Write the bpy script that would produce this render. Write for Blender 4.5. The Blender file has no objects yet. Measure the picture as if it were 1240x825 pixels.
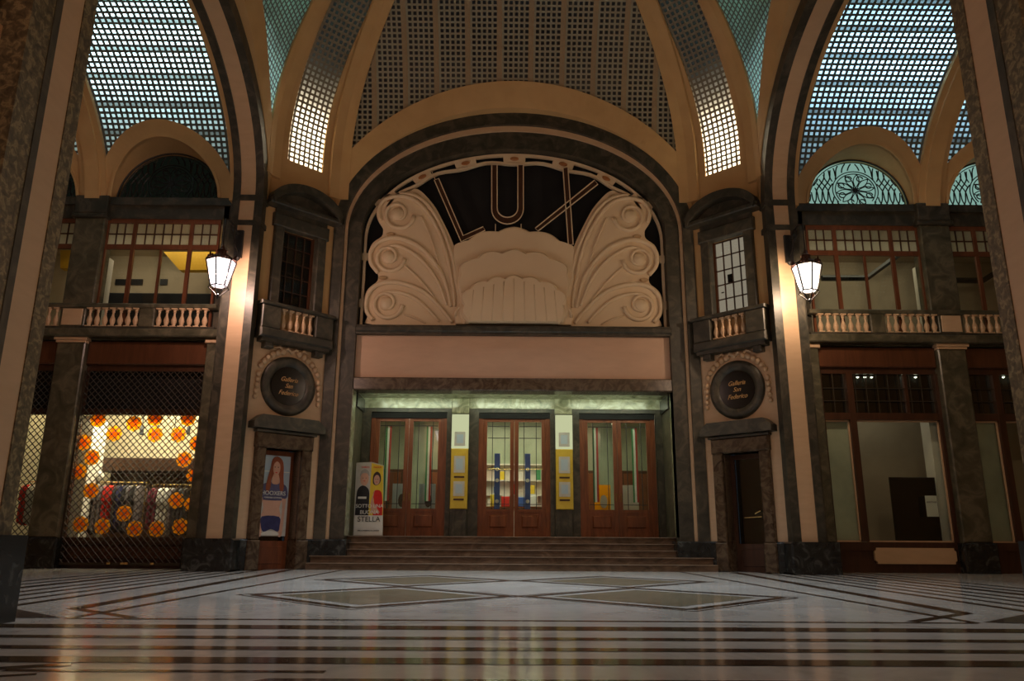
import bpy, bmesh, math, random
from mathutils import Vector
random.seed(7)
C = bpy.context.scene.collection
PI = math.pi
R = math.radians
# ------------------------------------------------------------------ camera
CF = 940.0; TH = math.atan(243.5/CF); YAW = math.atan(7/CF); ROLL = .006
CAM = Vector((-.19, 0, .72))
fw = Vector((math.sin(YAW)*math.cos(TH), math.cos(YAW)*math.cos(TH), math.sin(TH)))
r0 = fw.cross(Vector((0, 0, 1))).normalized(); u0 = r0.cross(fw)
rt = r0*math.cos(ROLL)+u0*math.sin(ROLL); up = -r0*math.sin(ROLL)+u0*math.cos(ROLL)
def P(px, py, Y):
    """a point of the photograph measured on the real vertical plane y = Y"""
    d = fw+rt*((px-620)/CF)+up*((412.5-py)/CF)
    t = (Y-CAM.y)/d.y
    return CAM.x+d.x*t, CAM.z+d.z*t
cd = bpy.data.cameras.new('camera'); cam = bpy.data.objects.new('camera', cd); C.objects.link(cam)
from mathutils import Matrix
m3 = Matrix((rt, up, -fw)).transposed()
cam.matrix_world = Matrix.Translation(CAM) @ m3.to_4x4()
cd.sensor_width = 36; cd.lens = CF/1240*36; cd.clip_start = .05; cd.clip_end = 200
bpy.context.scene.camera = cam

# ------------------------------------------------------------------ materials
def nodes(name):
    m = bpy.data.materials.new(name); m.use_nodes = True
    nt = m.node_tree; nt.nodes.clear()
    out = nt.nodes.new('ShaderNodeOutputMaterial')
    return m, nt, out
def L(nt, a, b): nt.links.new(a, b)
def noise(nt, scale, detail=4, dist=0, rough=.55, vec=None):
    n = nt.nodes.new('ShaderNodeTexNoise'); n.inputs['Scale'].default_value = scale
    n.inputs['Detail'].default_value = detail; n.inputs['Distortion'].default_value = dist
    n.inputs['Roughness'].default_value = rough
    if vec is None:
        tc = nt.nodes.new('ShaderNodeNewGeometry'); vec = tc.outputs['Position']
    L(nt, vec, n.inputs['Vector']); return n
def ramp(nt, fac, stops):
    r = nt.nodes.new('ShaderNodeValToRGB'); e = r.color_ramp.elements
    while len(e) < len(stops): e.new(.5)
    for i, (p, c) in enumerate(stops): e[i].position = p; e[i].color = (*c, 1)
    L(nt, fac, r.inputs['Fac']); return r
def mat(name, c1, c2=None, scale=3, rough=.5, dist=0, metal=0, detail=5, stops=None, bump=0, spec=.5, stretch=None):
    m, nt, out = nodes(name)
    b = nt.nodes.new('ShaderNodeBsdfPrincipled'); L(nt, b.outputs[0], out.inputs[0])
    b.inputs['Roughness'].default_value = rough; b.inputs['Metallic'].default_value = metal
    b.inputs['Specular IOR Level'].default_value = spec
    if c2 is None and stops is None: c2 = tuple(x*.85 for x in c1)
    vec = None
    if stretch:
        g = nt.nodes.new('ShaderNodeNewGeometry'); mp = nt.nodes.new('ShaderNodeMapping')
        mp.inputs['Scale'].default_value = stretch; L(nt, g.outputs['Position'], mp.inputs['Vector']); vec = mp.outputs[0]
    n = noise(nt, scale, detail, dist, vec=vec)
    r = ramp(nt, n.outputs['Fac'], stops or [(.3, c2), (.7, c1)])
    L(nt, r.outputs[0], b.inputs['Base Color'])
    if bump:
        bp = nt.nodes.new('ShaderNodeBump'); bp.inputs['Strength'].default_value = bump; bp.inputs['Distance'].default_value = .02
        L(nt, n.outputs['Fac'], bp.inputs['Height']); L(nt, bp.outputs[0], b.inputs['Normal'])
    return m
def lantern_glass(name, col, s):
    m, nt, out = nodes(name); e = nt.nodes.new('ShaderNodeEmission'); e.inputs[0].default_value = (*col, 1); e.inputs[1].default_value = s
    t = nt.nodes.new('ShaderNodeBsdfTransparent'); t.inputs[0].default_value = (.62, .62, .62, 1)
    a = nt.nodes.new('ShaderNodeAddShader'); L(nt, e.outputs[0], a.inputs[0]); L(nt, t.outputs[0], a.inputs[1]); L(nt, a.outputs[0], out.inputs[0]); return m
def glow(name, col, s):
    m, nt, out = nodes(name); e = nt.nodes.new('ShaderNodeEmission')
    e.inputs[0].default_value = (*col, 1); e.inputs[1].default_value = s; L(nt, e.outputs[0], out.inputs[0]); return m
def pane_glass(name, tint=(.9, .95, .92), mixf=.12, rough=.02):
    m, nt, out = nodes(name)
    t = nt.nodes.new('ShaderNodeBsdfTransparent'); t.inputs[0].default_value = (*tint, 1)
    g = nt.nodes.new('ShaderNodeBsdfGlossy'); g.inputs['Roughness'].default_value = rough
    mx = nt.nodes.new('ShaderNodeMixShader'); mx.inputs[0].default_value = mixf
    L(nt, t.outputs[0], mx.inputs[1]); L(nt, g.outputs[0], mx.inputs[2]); L(nt, mx.outputs[0], out.inputs[0]); return m
def mth(nt, op, a, b=None):
    n = nt.nodes.new('ShaderNodeMath'); n.operation = op
    for i, v in enumerate((a, b)):
        if v is None: continue
        if isinstance(v, (int, float)): n.inputs[i].default_value = v
        else: L(nt, v, n.inputs[i])
    return n.outputs[0]
def blocks(name, cell, joint, jcol, gcol, band_u=None, band_v=None, trans=1.0, bcol=(.34, .25, .15)):
    """glass blocks set in a concrete or iron grid; the lit look comes from lamps behind"""
    m, nt, out = nodes(name)
    uv = nt.nodes.new('ShaderNodeUVMap'); sp = nt.nodes.new('ShaderNodeSeparateXYZ'); L(nt, uv.outputs[0], sp.inputs[0])
    def line(src, c, w):
        f = mth(nt, 'FRACT', mth(nt, 'DIVIDE', src, c)); return mth(nt, 'LESS_THAN', f, w/c)
    a = line(sp.outputs[0], cell, joint); b = line(sp.outputs[1], cell, joint)
    j = mth(nt, 'MAXIMUM', a, b)
    pr = nt.nodes.new('ShaderNodeBsdfPrincipled'); pr.inputs['Base Color'].default_value = (*jcol, 1); pr.inputs['Roughness'].default_value = .6
    gn = noise(nt, 2.2, 2)
    gr = ramp(nt, gn.outputs['Fac'], [(.3, tuple(x*.7 for x in gcol)), (.7, gcol)])
    tr = nt.nodes.new('ShaderNodeBsdfTranslucent'); L(nt, gr.outputs[0], tr.inputs[0])
    dk = nt.nodes.new('ShaderNodeBsdfPrincipled'); dk.inputs['Base Color'].default_value = (.01, .01, .01, 1); dk.inputs['Roughness'].default_value = .3
    mg = nt.nodes.new('ShaderNodeMixShader'); mg.inputs[0].default_value = trans; L(nt, dk.outputs[0], mg.inputs[1]); L(nt, tr.outputs[0], mg.inputs[2])
    m1 = nt.nodes.new('ShaderNodeMixShader'); L(nt, j, m1.inputs[0]); L(nt, mg.outputs[0], m1.inputs[1]); L(nt, pr.outputs[0], m1.inputs[2])
    cur = m1.outputs[0]
    for src, bd in ((0, band_u), (1, band_v)):
        if bd:
            k = line(sp.outputs[src], bd[0], bd[1])
            p2 = nt.nodes.new('ShaderNodeBsdfPrincipled'); p2.inputs['Base Color'].default_value = (*bcol, 1); p2.inputs['Roughness'].default_value = .6
            m2 = nt.nodes.new('ShaderNodeMixShader')
            if src == 1: k = mth(nt, 'MULTIPLY', k, .72)
            L(nt, k, m2.inputs[0]); L(nt, cur, m2.inputs[1]); L(nt, p2.outputs[0], m2.inputs[2]); cur = m2.outputs[0]
    L(nt, cur, out.inputs[0]); return m

M = {}
M['tan'] = mat('ochre_plaster', (.60, .38, .17), (.53, .33, .14), 1.5, .7)
M['stone'] = mat('cream_travertine', (.64, .44, .27), (.58, .39, .235), 2.2, .45, stretch=(1, 1, 4))
M['lintelstone'] = mat('pink_cream_travertine', (.66, .43, .29), (.58, .37, .25), 1.2, .5, stretch=(1, 1, 3))
M['plaster'] = mat('white_painted_plaster', (.74, .58, .38), (.70, .54, .35), 1.2, .6)
M['dark'] = mat('dark_green_marble', None, None, 2.6, .42, 1.2, stops=[(.25, (.016, .017, .012)), (.5, (.045, .041, .029)), (.64, (.085, .073, .050)), (.75, (.035, .032, .023))])
M['olive'] = mat('olive_green_marble', None, None, 2.4, .32, 1.2, stops=[(.25, (.035, .036, .022)), (.5, (.085, .078, .05)), (.64, (.15, .13, .085)), (.75, (.07, .062, .042))])
M['midwood'] = mat('dull_brown_wood', (.12, .045, .02), (.07, .025, .012), 5, .3, 1.5, stretch=(1, 1, .15))
M['darker'] = mat('black_green_marble', None, None, 3.2, .25, 1.5, stops=[(.3, (.008, .009, .009)), (.55, (.02, .021, .02)), (.68, (.07, .075, .07)), (.76, (.015, .016, .016))])
M['brownmarble'] = mat('brown_veined_marble', None, None, 3.0, .22, 2.0, stops=[(.25, (.03, .018, .010)), (.45, (.075, .047, .028)), (.6, (.13, .092, .058)), (.75, (.05, .033, .02))])
M['speckle'] = mat('speckled_brown_marble', None, None, 13, .35, .8, stops=[(.3, (.05, .04, .022)), (.5, (.13, .10, .055)), (.62, (.30, .24, .13)), (.75, (.10, .075, .04))])
M['greenmarble'] = mat('pale_green_marble', None, None, 2.2, .2, 2.2, stops=[(.25, (.12, .13, .075)), (.5, (.30, .30, .19)), (.7, (.46, .46, .33))])
M['stepm'] = mat('brown_step_marble', None, None, 4, .22, 1.5, stops=[(.3, (.075, .048, .028)), (.55, (.15, .095, .06)), (.75, (.23, .155, .10))], stretch=(.4, 1, 1))
M['framewood'] = mat('dark_red_window_wood', (.17, .058, .024), (.10, .033, .013), 5, .4, 1.5, stretch=(1, 1, .15))
M['nosing'] = mat('step_edge_highlight', (.42, .33, .25), (.22, .16, .11), 1.2, .15)  # paler colour that paints the highlight along the tread edges
M['wood'] = mat('red_brown_varnished_wood', (.24, .070, .025), (.11, .03, .011), 5, .3, 1.5, stretch=(1, 1, .15))
M['darkwood'] = mat('dark_walnut_wood', (.075, .03, .015), (.04, .016, .008), 5, .35, 1.5, stretch=(1, 1, .15))
M['iron'] = mat('black_wrought_iron', (.012, .012, .013), (.02, .02, .02), 8, .45)
M['rust'] = mat('bronze_lantern_metal', (.12, .05, .035), (.07, .03, .02), 8, .4, metal=.4)
M['grillem'] = mat('brown_rolling_grille_metal', (.05, .035, .02), (.035, .025, .015), 8, .45)
M['brass'] = mat('polished_brass', (.75, .55, .22), (.65, .45, .18), 6, .25, metal=.8)
M['gold'] = mat('yellow_gilt_frame', (.72, .52, .06), (.62, .42, .04), 5, .35)
M['black'] = mat('black_enamel', (.006, .006, .006), (.01, .01, .01), 4, .12)
M['void'] = mat('dark_interior', (.006, .006, .007), (.004, .004, .005), 2, .8)
M['glassdoor'] = pane_glass('clear_door_glass', (.93, .97, .94), .06)
M['glass'] = pane_glass('clear_shop_glass', (.92, .96, .93), .035)
M['glassdim'] = pane_glass('dusty_grey_glass', (.45, .5, .45), .10, .15)
M['lamp'] = lantern_glass('lit_lantern_glass_pinkish', (1.0, .80, .84), 1.6)
M['lamp2'] = lantern_glass('lit_lantern_glass_warm', (1.0, .86, .76), 1.6)
M['tube'] = glow('lit_tube_lamp', (.88, 1.0, .70), 30)
M['warmlamp'] = glow('lit_warm_lamp', (1.0, .86, .62), 14)
M['glint'] = glow('transom_glint_glow', (1, .9, .75), 14)  # glow for the small reflections in the right transoms
M['roomwarm'] = mat('cream_room_paint', (.70, .60, .42), None, 2, .7)
M['roomgrey'] = mat('grey_beige_room_paint', (.46, .38, .28), None, 2, .7)
M['roomwhite'] = mat('white_room_paint', (.85, .80, .70), None, 2, .6)
M['foyer'] = mat('pale_green_foyer_paint', (.42, .48, .34), (.30, .36, .25), 1.5, .4)
M['yellow'] = mat('golden_yellow_paint', (.85, .50, .03), (.80, .45, .02), 2, .5)
def film(name, col, k):
    m, nt, out = nodes(name); a = nt.nodes.new('ShaderNodeBsdfTranslucent'); a.inputs[0].default_value = (*col, 1)
    b = nt.nodes.new('ShaderNodeBsdfDiffuse'); b.inputs[0].default_value = (*col, 1); mx = nt.nodes.new('ShaderNodeMixShader'); mx.inputs[0].default_value = k
    L(nt, a.outputs[0], mx.inputs[1]); L(nt, b.outputs[0], mx.inputs[2]); L(nt, mx.outputs[0], out.inputs[0]); return m
M['orange'] = film('orange_decal_film', (1.0, .60, .05), .3)
M['orange2'] = film('dark_orange_print', (1.0, .42, .02), .3)
M['red'] = mat('red_cloth', (.75, .03, .02), (.6, .02, .015), 8, .8)
M['maroon'] = mat('maroon_cloth', (.22, .03, .06), (.15, .02, .04), 8, .8)
M['white'] = mat('white_cloth', (.82, .80, .76), (.7, .68, .64), 8, .8)
M['charcoal'] = mat('charcoal_cloth', (.06, .055, .06), (.03, .03, .035), 8, .8)
M['greycloth'] = mat('grey_cloth', (.28, .24, .25), (.2, .17, .18), 8, .8)
M['greencloth'] = mat('green_card', (.05, .3, .12), None, 8, .6)
M['navy'] = mat('navy_cloth', (.05, .05, .16), (.03, .03, .1), 8, .8)
M['paper'] = mat('white_paper', (.80, .80, .74), (.76, .76, .70), 6, .7)
M['greenstrip'] = mat('green_ribbon', (.02, .28, .10), None, 6, .6)
M['redstrip'] = mat('red_ribbon', (.5, .03, .03), None, 6, .6)
M['whitestrip'] = mat('white_ribbon', (.9, .9, .84), None, 6, .6)
M['blue'] = mat('blue_print', (.06, .16, .50), (.05, .12, .4), 6, .6)
M['sky'] = mat('pale_blue_print', (.42, .55, .66), (.5, .6, .66), 3, .6)
M['skin'] = mat('skin_tone_print', (.72, .42, .30), (.66, .37, .26), 6, .6)
M['hair'] = mat('auburn_hair_print', (.36, .09, .03), (.26, .06, .02), 12, .6, stretch=(3, 1, .4))
M['darkhair'] = mat('dark_brown_print', (.05, .025, .02), None, 12, .6)
M['silver'] = mat('grey_hair_print', (.42, .40, .36), None, 12, .6)
M['navy2'] = mat('dull_blue_knit_print', (.13, .12, .22), (.09, .08, .16), 8, .7)
M['blackprint'] = mat('black_print', (.015, .015, .018), None, 6, .6)
M['yellowprint'] = mat('yellow_print', (.85, .62, .04), (.80, .58, .04), 6, .6)
M['greyprint'] = mat('pale_grey_print', (.62, .60, .54), None, 6, .6)
M['goldtext'] = mat('gold_leaf_lettering', (.6, .34, .12), None, 6, .4)
M['terracotta2'] = mat('aged_plaster_boss', (.55, .38, .2), (.45, .3, .16), 6, .5)
M['terracotta'] = mat('terracotta_paint', (.42, .18, .06), (.34, .14, .05), 6, .5)

# floor material: polished pale marble, with darker inlays in further slots
def floormat(name, stops, scale=.9, rough=.115, dist=1.0):
    m, nt, out = nodes(name)
    b = nt.nodes.new('ShaderNodeBsdfPrincipled'); L(nt, b.outputs[0], out.inputs[0])
    n = noise(nt, scale, 8, dist, .65); r = ramp(nt, n.outputs['Fac'], stops); L(nt, r.outputs[0], b.inputs['Base Color'])
    n2 = noise(nt, 9, 3); rr = nt.nodes.new('ShaderNodeMapRange'); rr.inputs['To Min'].default_value = rough*.75; rr.inputs['To Max'].default_value = rough*1.3
    L(nt, n2.outputs['Fac'], rr.inputs['Value']); L(nt, rr.outputs[0], b.inputs['Roughness'])
    b.inputs['Specular IOR Level'].default_value = .6
    bp = nt.nodes.new('ShaderNodeBump'); bp.inputs['Strength'].default_value = .06; bp.inputs['Distance'].default_value = .01
    n3 = noise(nt, 1.6, 2); L(nt, n3.outputs['Fac'], bp.inputs['Height']); L(nt, bp.outputs[0], b.inputs['Normal'])
    return m
M['floor'] = floormat('polished_white_marble', [(.3, (.40, .40, .38)), (.5, (.56, .56, .53)), (.7, (.64, .64, .62))])
M['inlay'] = floormat('dark_marble_inlay', [(.3, (.035, .022, .016)), (.6, (.07, .045, .03))], 2)
M['fill'] = floormat('olive_marble_inlay', [(.3, (.17, .15, .10)), (.6, (.26, .23, .16))], 2)
M['verde'] = floormat('dark_veined_marble_inlay', [(.35, (.03, .025, .025)), (.55, (.09, .075, .07)), (.68, (.25, .22, .2)), (.75, (.05, .04, .04))], 3, .12, 2.5)

M['gb_front'] = blocks('dark_glass_block_grid', .155, .06, (.30, .28, .20), (.25, .25, .22), band_u=(.93, .155), trans=.5)
M['gb_side'] = blocks('teal_glass_block_grid', .15, .05, (.16, .17, .13), (.62, .92, .80))
M['gb_diag'] = blocks('white_glass_block_grid', .155, .064, (.22, .19, .13), (.95, .93, .82))
M['gb_vault_l'] = blocks('vault_glass_block_grid_left', .155, .068, (.10, .12, .11), (.72, .90, .88), band_v=(.775, .155), bcol=(.13, .15, .12))
M['gb_vault_r'] = blocks('vault_glass_block_grid_right', .155, .068, (.10, .12, .12), (.62, .84, .92), band_v=(.775, .155), bcol=(.13, .15, .12))
M['tealglass'] = glow('backlit_teal_fanlight_glass', (.38, .66, .56), .34)
M['dimglass'] = glow('faintly_lit_fanlight_glass', (.30, .40, .26), .007)

# ------------------------------------------------------------------ mesh builder
class MB:
    def __init__(s): s.v = []; s.f = []; s.m = []; s.uv = {}
    def face(s, idx, m=0): s.f.append(tuple(idx)); s.m.append(m)
    def quadpts(s, pts, m=0):
        n = len(s.v); s.v += [tuple(p) for p in pts]; s.face(range(n, n+len(pts)), m)
    def box(s, x0, x1, y0, y1, z0, z1, m=0):
        if x0 > x1: x0, x1 = x1, x0
        n = len(s.v)
        s.v += [(x0,y0,z0),(x1,y0,z0),(x1,y1,z0),(x0,y1,z0),(x0,y0,z1),(x1,y0,z1),(x1,y1,z1),(x0,y1,z1)]
        for q in ((0,3,2,1),(4,5,6,7),(0,1,5,4),(1,2,6,5),(2,3,7,6),(3,0,4,7)): s.face([n+i for i in q], m)
        return s
    def bev(s, x0, x1, y0, y1, z0, z1, b=.02, m=0):
        """box whose front (-y) edges are chamfered"""
        if x0 > x1: x0, x1 = x1, x0
        n = len(s.v)
        s.v += [(x0,y1,z0),(x1,y1,z0),(x1,y1,z1),(x0,y1,z1),(x0,y0+b,z0),(x1,y0+b,z0),(x1,y0+b,z1),(x0,y0+b,z1),
                (x0+b,y0,z0+b),(x1-b,y0,z0+b),(x1-b,y0,z1-b),(x0+b,y0,z1-b)]
        for q in ((3,2,1,0),(0,1,5,4),(1,2,6,5),(2,3,7,6),(3,0,4,7),(4,5,9,8),(5,6,10,9),(6,7,11,10),(7,4,8,11),(8,9,10,11)): s.face([n+i for i in q], m)
        return s
    def prism(s, pts, y0, y1, m=0):
        """closed outline (x, z) extruded from y0 (front) to y1"""
        a = sum(pts[i][0]*pts[(i+1) % len(pts)][1]-pts[(i+1) % len(pts)][0]*pts[i][1] for i in range(len(pts)))
        if a < 0: pts = pts[::-1]
        n = len(s.v); k = len(pts)
        s.v += [(x, y0, z) for x, z in pts]+[(x, y1, z) for x, z in pts]
        s.face(range(n, n+k), m); s.face(range(n+2*k-1, n+k-1, -1), m)
        for i in range(k): j = (i+1) % k; s.face((n+i, n+k+i, n+k+j, n+j), m)
        return s
    def domed(s, pts, y0, y1, b, m=0):
        """prism with a bevelled front edge, inset towards the centroid"""
        cx = sum(p[0] for p in pts)/len(pts); cz = sum(p[1] for p in pts)/len(pts)
        def ins(p):
            d = math.hypot(p[0]-cx, p[1]-cz) or 1; k = max(0, 1-b/d); return cx+(p[0]-cx)*k, cz+(p[1]-cz)*k
        a = sum(pts[i][0]*pts[(i+1) % len(pts)][1]-pts[(i+1) % len(pts)][0]*pts[i][1] for i in range(len(pts)))
        if a < 0: pts = pts[::-1]
        q = [ins(p) for p in pts]; n = len(s.v); k = len(pts)
        s.v += [(x, y0, z) for x, z in q]+[(x, y0+b, z) for x, z in pts]+[(x, y1, z) for x, z in pts]
        s.face(range(n, n+k), m); s.face(range(n+3*k-1, n+2*k-1, -1), m)
        for i in range(k):
            j = (i+1) % k
            s.face((n+i, n+k+i, n+k+j, n+j), m); s.face((n+k+i, n+2*k+i, n+2*k+j, n+k+j), m)
        return s
    def band(s, A, B, yf, yb, m=0, ends=True):
        """strip between polylines A and B (x, z); yf / yb are numbers or functions of (x, z)"""
        f = yf if callable(yf) else (lambda x, z: yf); g = yb if callable(yb) else (lambda x, z: yb)
        n = len(s.v); k = len(A)
        s.v += [(x, f(x, z), z) for x, z in A]+[(x, f(x, z), z) for x, z in B]+[(x, g(x, z), z) for x, z in A]+[(x, g(x, z), z) for x, z in B]
        for i in range(k-1):
            a, b, c, d = n+i, n+k+i, n+2*k+i, n+3*k+i
            s.face((a, a+1, b+1, b), m); s.face((c, d, d+1, c+1), m); s.face((a, c, c+1, a+1), m); s.face((b, b+1, d+1, d), m)
        if ends:
            for i in (0, k-1): s.face((n+i, n+k+i, n+3*k+i, n+2*k+i), m)
        return s
    def tube(s, pts, r, n=6, closed=False, m=0, flat=1.0):
        """tube through 3-D points; r is a number or a list"""
        pts = [Vector(p) for p in pts]; k = len(pts); base = len(s.v)
        rr = r if isinstance(r, (list, tuple)) else [r]*k
        ref = None
        for i, p in enumerate(pts):
            a = pts[(i-1) % k] if (closed or i > 0) else p; b = pts[(i+1) % k] if (closed or i < k-1) else p
            t = (b-a).normalized() if (b-a).length > 1e-9 else Vector((0, 0, 1))
            if ref is None:
                ref = Vector((0, 1, 0)) if abs(t.y) < .9 else Vector((1, 0, 0))
            e = (ref-t*ref.dot(t)).normalized(); h = t.cross(e)
            for j in range(n):
                q = 2*PI*j/n; s.v.append(tuple(p+e*(math.cos(q)*rr[i]*flat)+h*(math.sin(q)*rr[i])))
        for i in range(k if closed else k-1):
            i2 = (i+1) % k
            for j in range(n):
                j2 = (j+1) % n; s.face((base+i*n+j, base+i*n+j2, base+i2*n+j2, base+i2*n+j), m)
        if not closed:
            s.face([base+j for j in range(n)][::-1], m); s.face([base+(k-1)*n+j for j in range(n)], m)
        return s
    def lathe(s, prof, cx=0, cy=0, n=12, m=0, rot=0):
        base = len(s.v); k = len(prof)
        for r, z in prof:
            for j in range(n):
                q = 2*PI*j/n+rot; s.v.append((cx+r*math.cos(q), cy+r*math.sin(q), z))
        for i in range(k-1):
            for j in range(n):
                j2 = (j+1) % n; s.face((base+i*n+j, base+i*n+j2, base+(i+1)*n+j2, base+(i+1)*n+j), m)
        s.face([base+j for j in range(n)][::-1], m); s.face([base+(k-1)*n+j for j in range(n)], m)
        return s
    def disc(s, cx, cz, r, y0, y1, n=28, m=0, b=0):
        pts = [(cx+r*math.cos(2*PI*i/n), cz+r*math.sin(2*PI*i/n)) for i in range(n)]
        return s.domed(pts, y0, y1, b, m) if b else s.prism(pts, y0, y1, m)
    def build(s, name, mats, parent=None, smooth=False, uvs=None):
        me = bpy.data.meshes.new(name); me.from_pydata(s.v, [], s.f)
        if not isinstance(mats, (list, tuple)): mats = [mats]
        for q in mats: me.materials.append(M[q] if isinstance(q, str) else q)
        me.polygons.foreach_set('material_index', s.m)
        if uvs:
            lay = me.uv_layers.new(name='UVMap')
            for lp in me.loops: lay.data[lp.index].uv = uvs[lp.vertex_index]
        me.validate(); me.update()
        bm = bmesh.new(); bm.from_mesh(me); bmesh.ops.recalc_face_normals(bm, faces=bm.faces); bm.to_mesh(me); bm.free()
        if smooth: me.polygons.foreach_set('use_smooth', [True]*len(me.polygons))
        o = bpy.data.objects.new(name, me); C.objects.link(o)
        if parent: o.parent = parent
        return o
def thing(name, label, cat, loc=(0, 0, 0), rz=0, group=None):
    o = bpy.data.objects.new(name, None); C.objects.link(o); o.empty_display_size = .1
    o.location = loc; o.rotation_euler = (0, 0, rz); o['label'] = label; o['category'] = cat
    if group: o['group'] = group
    return o
def tag(o, label, cat, group=None, loc=None, rz=None):
    o['label'] = label; o['category'] = cat
    if group: o['group'] = group
    if loc: o.location = loc
    if rz is not None: o.rotation_euler = (0, 0, rz)
    return o
def struct(o, loc=None, rz=None):
    o['kind'] = 'structure'
    if loc: o.location = loc
    if rz is not None: o.rotation_euler = (0, 0, rz)
    return o
def sroot(name, loc=(0, 0, 0), rz=0):
    o = bpy.data.objects.new(name, None); C.objects.link(o); o.location = loc; o.rotation_euler = (0, 0, rz); o['kind'] = 'structure'; return o
def copy_tree(o, parent=None):
    c = o.copy(); C.objects.link(c); c.parent = parent
    for ch in [k for k in bpy.data.objects if k.parent == o]: copy_tree(ch, c)
    return c
def text_mesh(txt, size, shear=0, depth=.004, spacing=1.0):
    cu = bpy.data.curves.new('lettering', 'FONT'); cu.body = txt; cu.size = size; cu.shear = shear; cu.extrude = depth
    cu.align_x = 'CENTER'; cu.align_y = 'CENTER'; cu.space_character = spacing
    o = bpy.data.objects.new('lettering', cu); C.objects.link(o)
    dg = bpy.context.evaluated_depsgraph_get(); me = bpy.data.meshes.new_from_object(o.evaluated_get(dg))
    bpy.data.objects.remove(o); return me
def lettering(txt, size, x, y, z, material, parent, name='lettering', shear=0, sx=1, spacing=1.0, tilt=0):
    me = text_mesh(txt, size, shear, spacing=spacing); me.materials.clear(); me.materials.append(M[material])
    o = bpy.data.objects.new(name, me); C.objects.link(o); o.parent = parent
    o.location = (x, y, z); o.rotation_euler = (PI/2, tilt, 0); o.scale = (sx, 1, 1); return o
def ell(cx, cz, a, b, n=24, rot=0):
    return [(cx+a*math.cos(t)*math.cos(rot)-b*math.sin(t)*math.sin(rot), cz+a*math.cos(t)*math.sin(rot)+b*math.sin(t)*math.cos(rot)) for t in [2*PI*i/n for i in range(n)]]

# ------------------------------------------------------------------ measures
CY = 14.15; AP = 6.85; APS = 6.72; Z0 = 9.5
FY = CY+AP                                   # front wall plane 21.0
HW = 5.2; HS = 5.33                          # half widths of the front and side faces
DC = (5.96, 20.24); DH = 1.075               # diagonal wall centre and half width
def S(z):
    return 1.0 if z <= 11.5 else math.sqrt(max(0, 1-((z-11.5)/6.3)**2))
ARC = [0.0]; ZS = [9.0+i*.05 for i in range(177)]
for i in range(1, len(ZS)): ARC.append(ARC[-1]+math.hypot(ZS[i]-ZS[i-1], AP*(S(ZS[i])-S(ZS[i-1]))))
def arc(z):
    k = (z-9.0)/.05; i = max(0, min(len(ZS)-2, int(k))); return ARC[i]+(ARC[i+1]-ARC[i])*(k-i)

# ------------------------------------------------------------------ floor with inlays
mb = MB(); mb.quadpts([(-22, -3, 0), (22, -3, 0), (22, 24.5, 0), (-22, 24.5, 0)], 0)
def flat(pts, m, z=.002): mb.quadpts([(x, y, z) for x, y in pts], m)
def fline(a, b, w, m=1, z=.003):
    d = Vector((b[0]-a[0], b[1]-a[1])).normalized(); n = Vector((-d.y, d.x))*w/2
    flat([(a[0]-n.x, a[1]-n.y), (b[0]-n.x, b[1]-n.y), (b[0]+n.x, b[1]+n.y), (a[0]+n.x, a[1]+n.y)], m, z)
def poly_outline(pts, w, m=1, z=.003):
    for i in range(len(pts)): fline(pts[i], pts[(i+1) % len(pts)], w, m, z+.0003*i)
for cyl in (11.05, 15.35):
    for cxl in (-1.86, 1.86):
        def loz(k): return [(cxl-1.86*k, cyl), (cxl, cyl-2.15*k), (cxl+1.86*k, cyl), (cxl, cyl+2.15*k)]
        poly_outline(loz(1.04), .05); poly_outline(loz(.93), .14); flat(loz(.74), 2)
# thin line, thick band, three stripes, band: concentric frames open to the arms
def frame(hx, ylo, yhi, w, cut=0, z=.004):
    fline((-hx, ylo), (hx, ylo), w, 1, z); fline((-hx, yhi), (hx, yhi), w, 1, z)
    for s in (-1, 1): fline((s*hx, ylo), (s*hx, yhi), w, 1, z+.0002)
frame(4.25, 7.68, 20.3, .09)
for s in (-1, 1):
    fline((s*4.75, 8.75), (s*5.55, 20.2), .20); fline((s*4.80, 8.78), (s*3.7, 7.80), .12)
    for i, o_ in enumerate((.55, .95, 1.35, 1.75, 2.25, 2.7, 3.2)):
        fline((s*(5.0+o_), 8.0), (s*(5.7+o_), 20.4), (.13, .11, .12, .13, .2, .13, .13)[i], z=.003+.0002*i)
    flat([(s*5.6, 8.9), (s*4.35, 7.75), (s*5.9, 7.6)], 3, .005)
for yy, w in ((7.04, .30), (6.30, .17), (5.70, .17), (5.14, .25)): fline((-7, yy), (7, yy), w)
fline((-3.0, 4.72), (-1.2, 4.72), .07)
flat([(-1.45, 4.5), (3.0, 4.5), (4.0, 3.3), (-2.4, 3.3)], 3)
fline((-2.75, 4.95), (-4.4, 4.1), .12); fline((-2.75, 4.6), (-4.2, 3.9), .06)
for yy in (2.6, 1.9): fline((-4.3, yy), (4.3, yy), .12)
struct(mb.build('floor', ['floor', 'inlay', 'fill', 'verde']))

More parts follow.
